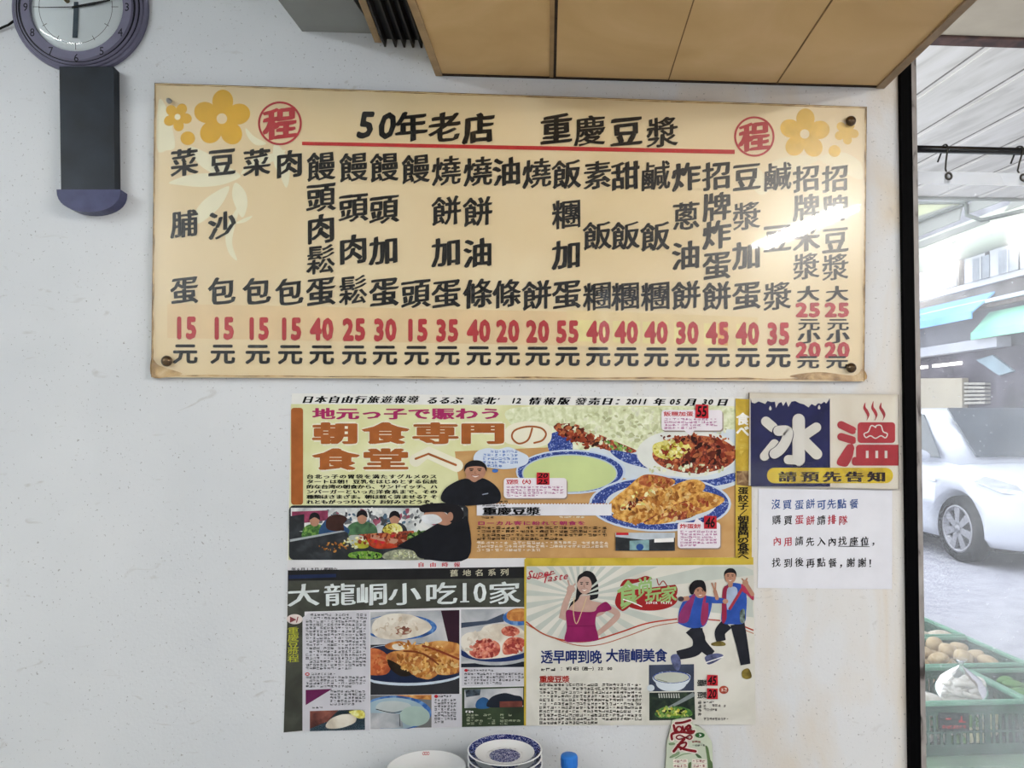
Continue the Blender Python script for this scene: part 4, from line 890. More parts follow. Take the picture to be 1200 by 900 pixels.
a.micro(112, 650, 630, 855, 11, 18, ink('#44423f', .6)); a.micro(890, 735, 912, 835, 5, 20, ink('#55524f', .6)); a.micro(918, 735, 1068, 752, 1, 14, K); a.micro(918, 752, 1030, 790, 2, 14, ink('#66625f', .6), fill=.7); a.micro(918, 818, 1160, 836, 1, 14, ink('#66625f', .6)); a.build('small_print', tvp)
a = Art(.0036, *O); B = (651, 560, 873, 690); a.poly([(651, 562), (872, 558), (872, 688), (651, 692)], ink('#3c4458', .6, .15, 20)); cell(a, 760, 650, 75, 42, B, PALE); a.blob([(668, 625), (700, 600), (765, 592), (840, 605), (855, 625), (830, 660), (760, 672), (700, 660)], PALE); a.ell(762, 622, 92, 30, BLUE); a.ell(762, 623, 86, 26, ink('#b4b8ac', .6, .05, 20)); a.line([(690, 632), (740, 645)], 4, ink('#7c8470', .6)); a.ell(660, 675, 18, 16, PALE); a.build('bowl_photograph', tvp)
a = Art(.0036, *O); a.poly([(653, 698), (874, 694), (878, 830), (653, 834)], mottle('dark_green_photo', ['#0c1612', '#1a2820', '#30402c'], 40, 5)); a.blob([(680, 800), (720, 770), (790, 765), (850, 780), (860, 810), (790, 822), (710, 822)], GREEN); a.blob([(735, 785), (790, 772), (840, 790), (800, 812), (745, 805)], ink('#94a83c', .6, .3, 80)); a.line([(740, 775), (800, 745), (872, 705)], (10, 22), ink('#7c8484', .6))
for k in range(9): a.line([(700 + k * 12, 702), (703 + k * 12, 724)], 6, ink('#b0b4ac', .6), False, False)
a.scatter(770, 795, 80, 24, 50, 10, LEAVES[1:] + EGGS[:2], seed=41); a.build('omelette_photograph', tvp)
for y0, t in ((610, '45'), (676, '20')):
    tagp(936, y0, 988, y0 + 54, [t], O[0], O[1], tvp)
a = Art(.0036, *O)
for i, ch in enumerate('蛋餅'): a.char(ch, 900 + i * 22, 650, 26, 34, K, fat=.03)
for i, ch in enumerate('豆漿'): a.char(ch, 900 + i * 22, 710, 26, 34, K, fat=.03)
a.ell(1018, 684, 23, 20, ink('#9c4434', .6)); a.micro(1003, 670, 1033, 698, 1, 15, ink('#d8c4b8', .6), ragged=False); a.build('price_caption', tvp)

# ---------------------------------------------------------------- ice / warm plate
ice = thing('drink_notice', PW(965, 516), 'blue and white plastic notice with a big ice character and a red warm one', 'notice')
iq = [(878.5, 460), (1053, 462.5), (1053.5, 573.5), (877.5, 569)]
IW = mottle('yellowed_white_plastic', ['#cfc6b8', '#dcd7cd', '#e2dfd8'], 9, 5, rough=.4)
sheet('plate', ice, iq, .0066, .0062, IW, ink('#6c5038', .6, .3, 60)); O = ((860, 455), 5.714)
NV = mottle('notice_blue', ['#17184a', '#1d1f56', '#232660'], 20, 5, rough=.5, spec=.05); NVE = ink('#14163c', .4); IWH = ink('#dcdad6', .4, .04, 20); NRED = mottle('notice_red', ['#9c1c26', '#ac2430', '#b42c36'], 20, 5, rough=.4)
a = Art(.0067, *O); a.poly([(112, 68), (643, 70), (645, 660), (112, 655)], NV)
ic = [(112, 66)]; 
for x, y in ((120, 95), (140, 102), (165, 88), (185, 95), (210, 105), (225, 85), (250, 92), (275, 90), (282, 130), (300, 100), (318, 92), (330, 118), (350, 88), (365, 125), (385, 90), (410, 85), (440, 100), (470, 108), (500, 128), (520, 105), (545, 118), (565, 100), (585, 105), (605, 90), (618, 102), (635, 80)): ic.append((x, y))
ic.append((640, 66)); a.poly(ic, IWH)
for x, y in ((244, 138), (571, 132)): a.blob([(x, y - 20), (x + 9, y), (x, y + 10), (x - 9, y)], IWH)
a.build('blue_panel', ice, 'dark blue panel with icicles')
a = Art(.0070, *O)
def cap(pts, w, e=7):
    a.line([(x - 2, y + 4) for x, y in pts], w + e, NVE); a.line(pts, w, IWH)
cap([(215, 222), (262, 262)], 66); cap([(272, 372), (205, 455)], 62); cap([(434, 212), (434, 480)], 84); cap([(365, 478), (440, 480)], 62); cap([(552, 262), (450, 330)], 66); cap([(445, 330), (555, 440)], 74); a.line([(434, 215), (434, 478)], 80, IWH)
cap([(298, 285), (360, 288), (350, 350), (310, 410), (272, 438)], 68, 12); a.build('ice_character', ice, 'white rounded ice character')
a = Art(.0070, *O)
for pts, w in (([(718, 245), (795, 282)], 52), ([(718, 325), (795, 348)], 52), ([(778, 402), (720, 490)], 58)):
    a.line(pts, w, NRED)
a.blob([(690, 490), (720, 440), (770, 380), (800, 380), (800, 440), (775, 500), (750, 525), (700, 515)], NRED)
a.rrect(829, 228, 1080, 366, 22, NRED); a.rrect(818, 378, 1100, 518, 22, NRED); a.rrect(1060, 378, 1102, 518, 4, NRED); a.rrect(790, 460, 860, 518, 20, NRED)
a.line([(950, 262), (920, 250), (900, 290), (872, 305), (885, 330), (915, 318), (948, 335), (985, 318), (1015, 332), (1028, 305), (1000, 290), (985, 250), (955, 250), (950, 262)], 8, IWH)
for x in (893, 957, 1019): a.rect(x - 9, 418, x + 9, 468, IWH)
a.line([(818, 280), (818, 370), (1085, 372)], 6, IWH, False, False); a.build('warm_character', ice, 'red rounded warm character')
a = Art(.0070, *O)
for x in (886, 940, 993): a.blob([(x - 6, 85 if x == 940 else 95), (x - 20, 130), (x - 6, 160), (x + 8, 190), (x + 2, 218), (x + 22, 180), (x + 12, 148), (x - 4, 125)], NRED)
a.build('steam_mark', ice, 'red steam')
a = Art(.0072, *O); a.rrect(222, 532, 1066, 636, 50, mottle('notice_yellow', ['#b89a18', '#d8c020', '#dcc838'], 20, 5, rough=.4))
for i, ch in enumerate('請預先告知'): a.char(ch, 360 + i * 149, 592, 124, 72, ink('#2a1812', .5), nib=(.035, 0), fat=.022)
a.build('yellow_band', ice, 'yellow band with black lettering')
sheet('cover', ice, iq, .0100, .0022, clear_sheet('notice_cover', (.99, .985, .97), rough=.08, ior=1.26), ink('#8a7458', .5, .3, 60))
# ---------------------------------------------------------------- handwritten paper
note = thing('handwritten_notice', PW(967, 632), 'white paper with brush-pen handwriting in black, blue and red below the blue notice', 'notice')
sheet('paper', note, [(889, 573), (1045.5, 574.5), (1045.5, 690.5), (888, 689)], .0016, .0012, ink('#d6d7de', .6, .02, 20))
O = ((880, 565), 6.667); NB = ink('#32508c', .6, .1, 60); NR = ink('#a83040', .6, .08, 60)
rows = [(175, [195, 283, 378, 465, 550, 630, 710, 805], '沒買蛋餅可先點餐', 'bbbbbbbb', 80), (297, [200, 290, 378, 465, 550, 633, 720], '購買蛋餅請排隊', 'kkrrkrr', 76),
        (465, [205, 290, 377, 462, 550, 635, 715, 805, 890, 975], '內用請先入內找座位，', 'rrkkkkkkkk', 74), (630, [198, 290, 377, 465, 550, 638, 722, 780, 868, 950], '找到後再點餐，謝謝！', 'k' * 10, 76)]
for y, xs, t, cs, sz in rows:
    a = Art(.0017, *O)
    for x, ch, c_ in zip(xs, t, cs): a.char(ch, x, y - 2 + random.uniform(-4, 4), sz * .92, sz, {'b': NB, 'k': K, 'r': NR}[c_], nib=(.014, .006), rise=.12, fat=.006, hand=.016)
    if y == 465: a.line([(680, 501), (928, 504)], 5, K, False, False)
    a.build('handwriting', note)
# ---------------------------------------------------------------- die-cut sticker
stk = thing('welfare_sticker', PW(808, 875), 'green bottle-shaped sticker with dark red love character at the bottom of the wall', 'sticker')
O = ((760, 835), 12.0); a = Art(.0040)
out = [(330, 130), (350, 105), (540, 75), (600, 95), (640, 175), (720, 200), (800, 270), (850, 350), (890, 420), (900, 560), (905, 900), (905, 1400), (250, 1400), (250, 600), (262, 420), (300, 260)]
lp = [(760 + x / 12, 835 + y / 12) for x, y in smooth_loop(out, 4)]
mm = MB(); mm.prism([PW(x, y, -.0062) for x, y in lp], (0, .0058, 0), ink('#bcc4b0', .5, .05, 20), ink('#8a8a7c', .5)); mm.build('card', stk)
a = Art(.0063, *O)
SG = ink('#7c9470', .5, .15, 30)
a.blob([(285, 430), (360, 425), (370, 450), (300, 460)], SG); a.blob([(300, 620), (420, 550), (430, 590), (320, 640)], SG); a.line([(380, 640), (480, 590), (600, 570)], 16, SG); a.blob([(650, 565), (730, 610), (745, 640), (690, 630)], ink('#4c6444', .5, .15, 30)); a.blob([(800, 480), (840, 500), (870, 660), (900, 720), (900, 900), (850, 1100), (830, 700)], ink('#5c744c', .5, .2, 30)); a.blob([(560, 720), (600, 700), (590, 800), (560, 800)], ink('#5c744c', .5, .2, 30))
a.ell(722, 318, 68, 38, ink('#2c5c30', .5)); a.line([(715, 305), (740, 318), (715, 332)], 10, WH); a.build('leaf_print', stk)
a = Art(.0066, *O); LR = ink('#741820', .5, .06, 30)
for w, mt in ((1.0, ink('#dccfc6', .5)), (0.0, LR)):
    e = 34 * w
    a.line([(385, 150), (480, 140), (585, 108)], 34 + e, mt); a.line([(355, 180), (372, 265)], 34 + e, mt); a.ring(430, 235, 38, 26 + e, mt); a.line([(480, 195), (500, 260), (530, 200)], 26 + e, mt); a.line([(540, 235), (590, 215), (575, 180), (545, 195), (550, 250), (610, 262), (640, 265)], 30 + e, mt)
    a.line([(330, 375), (335, 300), (470, 275), (600, 290), (640, 262)], 36 + e, mt); a.line([(510, 350), (440, 318), (390, 345), (420, 375), (500, 360), (580, 320), (612, 345), (580, 375), (510, 350)], 20 + e, mt); a.line([(500, 375), (430, 450), (355, 545)], 40 + e, mt); a.line([(410, 455), (520, 420), (520, 470), (450, 520)], 26 + e, mt); a.line([(420, 480), (520, 520), (660, 545)], 38 + e, mt)
a.build('love_character', stk, 'dark red love character')
a = Art(.0066, *O); a.micro(610, 390, 770, 430, 1, 42, LR, ragged=False); a.micro(610, 440, 830, 478, 1, 38, K, ragged=False); WB = ink('#e0d8cc', .5)
for x0, x1 in ((345, 550), (610, 820)):
    for y in (655, 720): a.rrect(x0, y, x1, y + 58, 8, WB); a.micro(x0 + 5, y + 4, x1 - 5, y + 54, 1, 46, ink('#7c2c30', .5), ragged=False)
a.build('caption', stk)
# ================================================================== TABLE WITH DISHES UNDER THE PAPERS
TZ = .60
tbl = thing('side_table', (.05, -.30, 0), 'steel topped side table against the white wall carrying the dishes', 'table')
STEEL = ink('#9a9c9e', .3, .06, 30, metal=.9, raw=True)
m = MB(); m.box((.05, -.275, TZ - .015), (1.3, .50, .03), STEEL, .004); m.build('tabletop', tbl)
for x in (-.56, .66):
    for y in (-.06, -.49): m = MB(); m.box((x, y, (TZ - .03) / 2), (.035, .035, TZ - .03), STEEL, .003); m.build('leg', tbl)
PORC = ink('#dfe2e4', .12, .01, 10, spec=.5); RB = mottle('blue_floral_glaze', ['#141d56', '#1c2868', '#7c88b4', '#d0d4e0'], 330, 4, [.36, .54, .60, .68], rough=.14, spec=.5); CB = mottle('blue_medallion_glaze', ['#18225c', '#202c6c', '#a4aeca', '#dde0e6'], 300, 3, [.36, .51, .56, .64], rough=.14, dist=2.0, spec=.5)
SPRIG = mottle('grey_sprig_glaze', ['#dfe2e4', '#d6d9da', '#b4b6b6'], 170, 4, [.3, .54, .66], rough=.14, spec=.5)
def plate(name, cx, cy, z, R, label, group, deco, par=None):
    t = thing(name, (cx, cy, z), label, 'plate', group); M = Matrix.Translation((cx, cy, z)); h = R * .21
    def q(*pts): return [(R * a, h * b) for a, b in pts]
    m = MB()
    under = q((0, .06), (.42, .06), (.44, .0), (.50, .0), (.52, .10), (.72, .34), (.90, .72), (.985, .93), (1.0, .97), (.998, 1.01), (.97, 1.02))
    m.lathe(under, PORC, 56, M)
    if deco:
        m.lathe(q((.97, 1.02), (.955, 1.0)), PORC, 56, M); m.lathe(q((.955, 1.0), (.90, .88), (.79, .66)), RB, 56, M); m.lathe(q((.79, .66), (.785, .655)), PORC, 56, M); m.lathe(q((.785, .655), (.66, .42), (.55, .28), (.50, .235)), PORC, 56, M)
        m.lathe(q((.50, .235), (.44, .205), (.41, .195)), SPRIG, 56, M); m.lathe(q((.41, .195), (.2, .175), (0, .17)), CB, 56, M)
    else:
        m.lathe(q((.97, 1.02), (.93, .94), (.80, .66), (.62, .40), (.45, .30), (0, .28)), PORC, 56, M)
    m.build('dish', t); return t
yy = -.125
pc = PW(591.5, 877, yy); RP = pdist(547.5, 635.5, 877, -yy) / 2
n_up = 9; pitch = .0135; z_top = pc.z - RP * .21 - .001
words = ['topmost blue and white patterned plate of the stack', 'blue and white plate second from the top of the stack', 'blue and white plate third from the top of the stack', 'blue and white plate fourth from the top of the stack', 'blue and white plate fifth from the top of the stack', 'blue and white plate sixth from the top of the stack', 'blue and white plate seventh from the top of the stack', 'blue and white plate eighth from the top of the stack', 'lowest blue and white plate of the stack on the table']
TZ2 = z_top - pitch * (n_up - 1)
p0 = None
for k in range(n_up):
    z = z_top - pitch * k; dx = random.uniform(-.0012, .0012) if k else 0; dy = random.uniform(-.001, .001) if k else 0
    if p0 is None: p0 = plate('patterned_plate', pc.x, yy, z, RP, words[0], 'stacked blue and white plates', True)
    else:
        o = copy_tree(p0); o.location = (pc.x + dx, yy + dy, z); o['label'] = words[k]
pw = PW(500, 899, yy); RW = pdist(453, 546.5, 899, -yy) / 2
ww = ['topmost plain white plate with a small red mark, beside the patterned stack', 'plain white plate second from the top of the white stack', 'plain white plate third from the top of the white stack', 'plain white plate at the bottom of the white stack']
nw = 7; zt = pw.z - RW * .21; w0 = None
# the white stack also reaches down to the table top
nw = max(2, int((zt - TZ) / .0125) + 1)
nms = ['second', 'third', 'fourth', 'fifth', 'sixth', 'seventh', 'eighth', 'ninth', 'tenth']
for k in range(nw):
    z = zt - (zt - TZ - .0002) * k / (nw - 1)
    if w0 is None:
        w0 = plate('white_plate', pw.x, yy, z, RW, ww[0], 'stacked white plates', False)
        tq = copy_tree(w0); rest = tq
        a = MB(); px, py = 495, 880.5; L = PW(px, py, yy)
        a.flat = True
        s0 = Vector((pw.x + RW * .86 * math.sin(-.07), yy + RW * .86 * math.cos(.07), z + RW * .21 * .80))
        for rx, ry in ((.0052, .0),):
            vs = []; fs = []
            for j in range(3):
                cx_ = s0.x + (j - 1) * .0045
                for q_ in range(14):
                    t = q_ * 2 * PI / 14
                    for rr in (.0026, .0017): vs.append(Vector((cx_ + rr * math.cos(t), s0.y + rr * 1.3 * math.sin(t), s0.z + .0012 + (rr * 1.3 * math.sin(t)) * .62)))
                b = j * 28
                for q_ in range(14): fs.append([b + q_ * 2, b + ((q_ + 1) % 14) * 2, b + ((q_ + 1) % 14) * 2 + 1, b + q_ * 2 + 1])
            a.add(vs, fs, ink('#b84850', .3))
        a.build('red_mark', w0, 'small red printed mark')
    else:
        o = rest if k == 1 else copy_tree(rest); o.location = (pw.x + random.uniform(-.001, .001), yy + random.uniform(-.001, .001), z)
        o['label'] = 'plain white plate at the bottom of the white stack' if k == nw - 1 else 'plain white plate %s from the top of the white stack' % nms[k - 1]
# the patterned stack stands on the table too
for o in [o for o in bpy.data.objects if o.name.startswith('patterned_plate')]: pass
lowest = z_top - pitch * (n_up - 1)
# sauce bottle with blue cap
bp_ = PW(667, 884, -.10); t = thing('sauce_bottle', (bp_.x, -.10, TZ), 'small clear bottle with bright blue screw cap beside the patterned plates', 'bottle')
M = Matrix.Translation((bp_.x, -.10, TZ)); H = bp_.z - TZ; rc = pdist(657, 676.5, 890, .10) / 2
m = MB(); m.lathe([(0, 0), (.026, 0), (.028, .004), (.028, H - .052), (.024, H - .040), (.0135, H - .028), (.0128, H - .006), (0, H - .006)], ink('#c8c8b8', .25, .05, 20, spec=.5), 32, M); m.build('body', t)
m = MB(); pr = [(rc * .985, H - .024), (rc, H - .022), (rc, H - .0035), (rc * .93, H - .0012), (rc * .8, H), (0, H)]; m.lathe(pr, ink('#2f74c8', .35, .04, 20), 40, M)
for k in range(24):
    an = k * PI / 12; m.box(M @ Vector((rc * math.cos(an), rc * math.sin(an), H - .013)), (.0008, .0013, .015), ink('#2f74c8', .35, .04, 20), 0, Matrix.Rotation(an, 4, 'Z'))
m.build('screw_cap', t)

# ================================================================== OUTSIDE: arcade, street, stall
ASPH = mottle('pale_asphalt', ['#8e8e98', '#9c9ca6', '#a8a8b0'], 8, 7, rough=.8, raw=True)  # pale grey asphalt with slight mottling
m = MB(); m.box((10.25, 6, -.03), (18, 40, .06), ASPH); struct('street_ground', m)
# arcade roof: beige front panel, dark beam, sheet-metal awning sloping up and away
BY = .73
m = MB(); m.box((2.85, -2.6, 2.72), (3.75, 2 * (BY + 2.6), .06), ink('#a49a8a', .6, .08, 5, raw=True)); struct('ceiling_arcade', m)  # roof carried far back to block sky from the board reflection
bz0, bz1 = PW(1150, 45, BY).z, PW(1150, 19, BY).z
m = MB(); m.box((2.4, BY + .03, (bz0 + bz1) / 2), (2.85, .06, bz1 - bz0), mottle('rusty_dark_beam', ['#2e2220', '#46322c', '#5a4038'], 20, 5, rough=.6, raw=True), .004); struct('beam', m)
awn = thing('sheet_awning', (2.4, 2.0, 2.7), 'off-white ribbed sheet metal awning over the arcade behind the dark beam', 'awning')
SHM = mottle('offwhite_sheet_metal', ['#b0aca6', '#c4c0ba', '#ceCac6'], 5, 6, rough=.45, stretch=(3, .5, 1), raw=True)
m = MB(); y0, y1 = BY + .06, 3.25; z0, z1 = PW(1150, 43, BY + .06).z, 2.90; rot = .10
pw_ = .27
def awp(x, y, dz=0):
    t = (y - y0) / (y1 - y0); return Vector((x + (y - y0) * rot, y, z0 + (z1 - z0) * t + dz))
m.prism([awp(.45, y0), awp(4.1, y0), awp(4.1, y1), awp(.45, y1)], (0, 0, .012), SHM)
m.build('sheet', awn)
SEAM = ink('#7c7874', .6, .15, 30, raw=True)
for k in range(-2, 11):
    m = MB(); xa = 1.0 + k * pw_; m.prism([awp(xa, y0, -.002), awp(xa + .007, y0, -.002), awp(xa + .007, y1, -.002), awp(xa, y1, -.002)], (0, 0, .002), SEAM); m.build('seam', awn)
    m = MB(); xa += .03; m.prism([awp(xa, y0, -.004), awp(xa + .03, y0, -.004), awp(xa + .03, y1, -.004), awp(xa, y1, -.004)], (0, 0, .004), SHM); m.build('rib', awn)
m = MB(); m.prism([awp(.9, y1 - .05, 0), awp(4.0, y1 - .05, 0), awp(4.0, y1, 0), awp(.9, y1, 0)], (0, 0, -.015), ink('#7c8078', .5, .1, 20, raw=True)); m.build('end_trim', awn)

# curtain rail, hooks, clear plastic curtain
RY = .045
rail = MB(); pa, pb = PW(1060, 176.5, RY), PW(1205, 175.5, RY); zr = (pa.z + pb.z) / 2; Rr = pdist(100, 109, 176, -RY) / 2 * 1.05
xr0 = post_x(zr, .03)
rl = thing('curtain_rail', (xr0, RY, zr), 'black round steel rail running right from the dark door post', 'rail')
rail.tube([(xr0, RY, zr), (xr0 + 1.25, RY, zr)], Rr, ink('#0e1018', .25, .1, 30, spec=.6, raw=True), 20); rail.build('rod', rl)
m = MB(); m.box((xr0 + 1.26, RY, zr), (.03, .05, .08), BLK, .003); m.tube([(xr0 + 1.26, RY, zr + .03), (xr0 + 1.26, RY, 2.70)], .01, BLK); m.build('end_bracket', rl)
m = MB(); m.lathe([(Rr * 1.0, 0), (Rr * 1.7, 0), (Rr * 1.7, .006), (Rr * 1.0, .006)], BLK, 20, Matrix.Translation((xr0, RY, zr)) @ Matrix.Rotation(PI / 2, 4, 'Y')); m.build('flange', rl)
cz = PW(1108, 208.5, RY).z
HK = ink('#3c3a36', .4, .1, 40, metal=.5, raw=True)
def hook_mesh(x, lean):
    r = Rr + .0028; P = []
    for k in range(13): t = PI * 1.12 - k * PI * 1.12 / 12 - .05; P.append((x + lean * .2 * math.cos(t), RY + (r) * math.cos(t) * -1, zr + r * math.sin(t)))
    front = P[0] if P[0][1] < P[-1][1] else P[-1]
    if P[0][1] < P[-1][1]: P = P[::-1]
    tail = [(P[0][0] - .008, P[0][1] + .002, P[0][2] - .022)]
    L = zr - cz
    low = [(x - lean * .3, RY - r * .6, zr - L * .45), (x - lean * .6, RY - .006, zr - L * .72), (x - lean * .2, RY - .009, cz + .004)]
    ring = [(x + .005 * math.sin(t), RY - .009 + .004 * math.sin(t / 2), cz - .001 - .006 * (1 - math.cos(t))) for t in [k * PI / 8 for k in range(1, 15)]]
    m = MB(); m.tube(tail + P + low + ring, .0021, HK, 8); return m
hx = [(PW(1107, 190, RY).x, .004), (PW(1194, 190, RY).x, .014), (PW(1281, 190, RY).x, -.006)]
hl = ['wire hook on the black rail nearest the door post, holding the clear curtain', 'leaning wire hook on the black rail at the right edge of the picture', 'wire hook on the black rail beyond the right edge']
for (x, ln), lb in zip(hx[:2], hl):
    h = hook_mesh(x, ln).build('curtain_hook'); tag(h, lb, 'hook', 'curtain hooks on the rail')
cur = thing('plastic_curtain', (1.6, RY, cz), 'clear scratched plastic curtain hanging from hooks in the opening', 'curtain')
VIN = clear_sheet('clear_vinyl', (.97, .98, .99), haze=.17, rough=.10, ior=1.35, wear=1)
m = MB(); vs = []; fs = []; nx_, nz_ = 60, 24; xc0 = post_x(1.4, .045); ztop = PW(1130, 203.5, RY).z
for j in range(nz_ + 1):
    for i in range(nx_ + 1):
        x = xc0 + 1.2 * i / nx_; z = ztop - (ztop - .15) * j / nz_
        xx = max(x, post_x(z, .041))
        vs.append((xx, RY - .009 + .006 * math.sin(x * 21 + z * 1.3) * (.2 + .8 * j / nz_) + .003 * math.sin(z * 9 + x * 4), z))
for j in range(nz_):
    for i in range(nx_):
        k = j * (nx_ + 1) + i; fs.append([k, k + 1, k + nx_ + 2, k + nx_ + 1])
m.add(vs, fs, VIN, True); m.flat = True; m.build('sheet', cur)
HEM = clear_sheet('folded_vinyl_hem', (.93, .94, .95), haze=.34, rough=.15, ior=1.4)
m = MB(); zb = PW(1130, 218.5, RY).z
vs = [(post_x(z, .041) + 1.2 * i / 40, RY - .0125 + .001 * math.sin(i * .9), z) for z in (ztop, zb) for i in range(41)]
m.add(vs, [[i, i + 1, 42 + i, 41 + i] for i in range(40)], HEM, True); m.flat = True; m.build('hem', cur)
for x, ln in hx[:2]:
    m = MB(); m.lathe([(.005, 0), (.0095, 0), (.0095, .002), (.005, .002), (.005, 0)], HK, 20, Matrix.Translation((x, RY - .0125, cz)), True, 'y'); m.build('eyelet', cur, 'metal eyelet')

# ------------------------------------------------------------------ produce stall with green crates
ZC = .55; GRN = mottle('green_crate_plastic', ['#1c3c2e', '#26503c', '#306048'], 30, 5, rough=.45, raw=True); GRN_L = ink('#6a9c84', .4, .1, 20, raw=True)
stall = thing('stall_table', (1.8, 1.2, 0), 'low stall table with pale green plank edge under the green crates', 'table')
cy0 = PZ(1100, 823, ZC).y
H_C = .165
st_z = ZC - H_C - .002
m = MB(); m.box((1.72, cy0 + .62, st_z - .012), (1.3, 1.36, .024), ink('#7c9c80', .6, .12, 12, raw=True), .002); m.build('tabletop', stall)
for x in (1.12, 1.5, 2.32):
    for y in (cy0 + .0, cy0 + 1.22): m = MB(); m.box((x, y, (st_z - .024) / 2), (.03, .03, st_z - .024), ink('#38424a', .5, .1, 20, raw=True)); m.build('leg', stall)
def crate(cx, cy, zt, w, d, h, label):
    t = thing('produce_crate', (cx, cy, zt - h), label, 'crate', 'green crates on the stall'); zb = zt - h
    m = MB(); m.box((cx, cy, zb + .006), (w - .012, d - .012, .012), GRN); m.build('base', t)
    m = MB(); r = .016
    for sx, sy, lx, ly in ((0, -1, w, r), (0, 1, w, r), (-1, 0, r, d - 2 * r), (1, 0, r, d - 2 * r)):
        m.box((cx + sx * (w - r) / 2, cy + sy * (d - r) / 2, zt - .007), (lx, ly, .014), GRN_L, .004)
        m.box((cx + sx * (w - r) / 2, cy + sy * (d - r) / 2, zt - .028), (lx - .008, ly - .008 if ly > r else .006, .03) if sy else (.006, ly, .03), GRN)
    m.build('rim', t, 'paler green rim')
    for nm, ax in (('front_wall', 0), ('back_wall', 1), ('side_wall', 2), ('side_wall', 3)):
        m = MB(); L = w if ax < 2 else d; n = int(L / .021); s_ = -1 if ax in (0, 2) else 1
        for k in range(n + 1):
            u = -L / 2 + .008 + (L - .016) * k / n
            c_ = (cx + u, cy + s_ * (d / 2 - .01), zb + h * .42) if ax < 2 else (cx + s_ * (w / 2 - .01), cy + u, zb + h * .42)
            m.box(c_, ((.008 if k % 6 else .018), .005, h * .84) if ax < 2 else (.005, (.008 if k % 6 else .018), h * .84), GRN)
        for zz, hh in ((.018, .030), (h * .42, .006)):
            c_ = (cx, cy + s_ * (d / 2 - .0095), zb + zz) if ax < 2 else (cx + s_ * (w / 2 - .0095), cy, zb + zz)
            m.box(c_, (L - .012, .006, hh) if ax < 2 else (.006, L - .012, hh), GRN)
        m.build(nm, t)
    return t
d1 = .34
rows_y = [PZ(1100, 823, ZC).y, PZ(1100, 780, ZC).y, PZ(1100, 746, ZC).y]
xr_near = PZ(1173, 803, ZC).x
c1 = crate(xr_near - .26, rows_y[0] + .17, ZC, .52, .335, H_C, 'nearest green plastic crate with slatted front and red-lettered panel')
xr_far = PZ(1140, 748, ZC).x
c2 = crate(xr_far - .28, rows_y[1] + .175, ZC + .002, .56, .345, H_C, 'middle green plastic crate behind the nearest one, full of pale tubers')
c3 = crate(xr_far - .28, rows_y[2] + .19, ZC + .004, .56, .36, H_C, 'farthest green plastic crate at the back of the stall')
c4 = crate(xr_near + .27, rows_y[0] + .17, ZC - .012, .50, .335, H_C - .012, 'green plastic crate to the right of the nearest one, holding leafy greens')
m = MB(); pp = [(1102, 836), (1136, 837), (1136, 857), (1102, 856)]; fy = rows_y[0] - .0005
m.prism([PW(x, y, fy) for x, y in pp], (0, .012, 0), ink('#1a2c22', .5, .1, 30, raw=True)); pl = m.build('name_panel', c1, 'dark panel with red lettering')
a = Art(-fy + .0006); a.micro(1105, 838, 1133, 848, 1, 14, ink('#c02828', .5, raw=True), fill=1, ragged=False); a.micro(1104, 849.5, 1134, 854.5, 1, 4, ink('#c02828', .5, raw=True), ragged=False); a.build('lettering', pl)
# lumpy tubers in the middle crate
def lump(r, sq, seed):
    rnd = random.Random(seed); b = bmesh.new(); bmesh.ops.create_icosphere(b, subdivisions=3, radius=r)
    ph = [rnd.uniform(0, 6) for _ in range(6)]
    for v in b.verts:
        n = v.co.normalized(); k = 1 + .07 * math.sin(3 * n.x + ph[0]) + .07 * math.sin(3.5 * n.y + ph[1]) + .05 * math.sin(4 * n.z + ph[2]); v.co = Vector((v.co.x * sq[0], v.co.y * sq[1], v.co.z * sq[2])) * k
    return b
TUB = mottle('pale_tuber_skin', ['#a08a66', '#bca680', '#ccb894'], 30, 5, rough=.6, raw=True)
protos = []
for k in range(4):
    m = MB(); m.bm(lump(.030, (1.2, 1, .85), k), TUB, True); o = m.build('potato'); protos.append(o)
spots = []
zf = ZC - .05
xa, xb = PZ(1060, 780, ZC).x, xr_far - .06
for layer in range(2):
    for j in range(3):
        n = 5 - layer
        for i in range(n):
            x = xa + (xb - xa) * (i + .5 * layer + .3) / n; h_ = .0 if x < xb - .12 else -.02
            spots.append((x, rows_y[1] + .075 + j * .085 + .03 * layer, zf + layer * .042 + h_))
adj = ['nearest the front rim', 'in the middle row', 'by the back rim']
for i, (x, y, z) in enumerate(spots):
    o = protos[i] if i < 4 else protos[i % 4].copy()
    if i >= 4: COL.objects.link(o)
    o.location = (x + random.uniform(-.006, .006), y + random.uniform(-.004, .004), z + random.uniform(-.003, .003)); o.rotation_euler = (random.uniform(-.4, .4), random.uniform(-.4, .4), random.uniform(0, 6))
    tag(o, 'pale lumpy potato heaped in the middle green crate', 'potato', 'potatoes in the middle crate')
m = MB(); p = PZ(1083, 776, ZC + .02); m.bm(lump(.03, (1.2, 1, .8), 11), ink('#c84838', .4, .1, 30, raw=True), True); o = m.build('tomato'); o.location = (p.x + .0, rows_y[1] + .05, ZC + .005); tag(o, 'red tomato lying in front of the pale potatoes', 'tomato')
# filling under the heap so that the crate is full
m = MB(); m.bm(lump(.04, (5.4, 3.2, .6), 21), TUB, True); o = m.build('potato_heap'); o.location = ((xa + xb) / 2 + .02, rows_y[1] + .17, ZC - .12); tag(o, 'potatoes lower down in the middle green crate', 'potatoes', None, 'stuff')
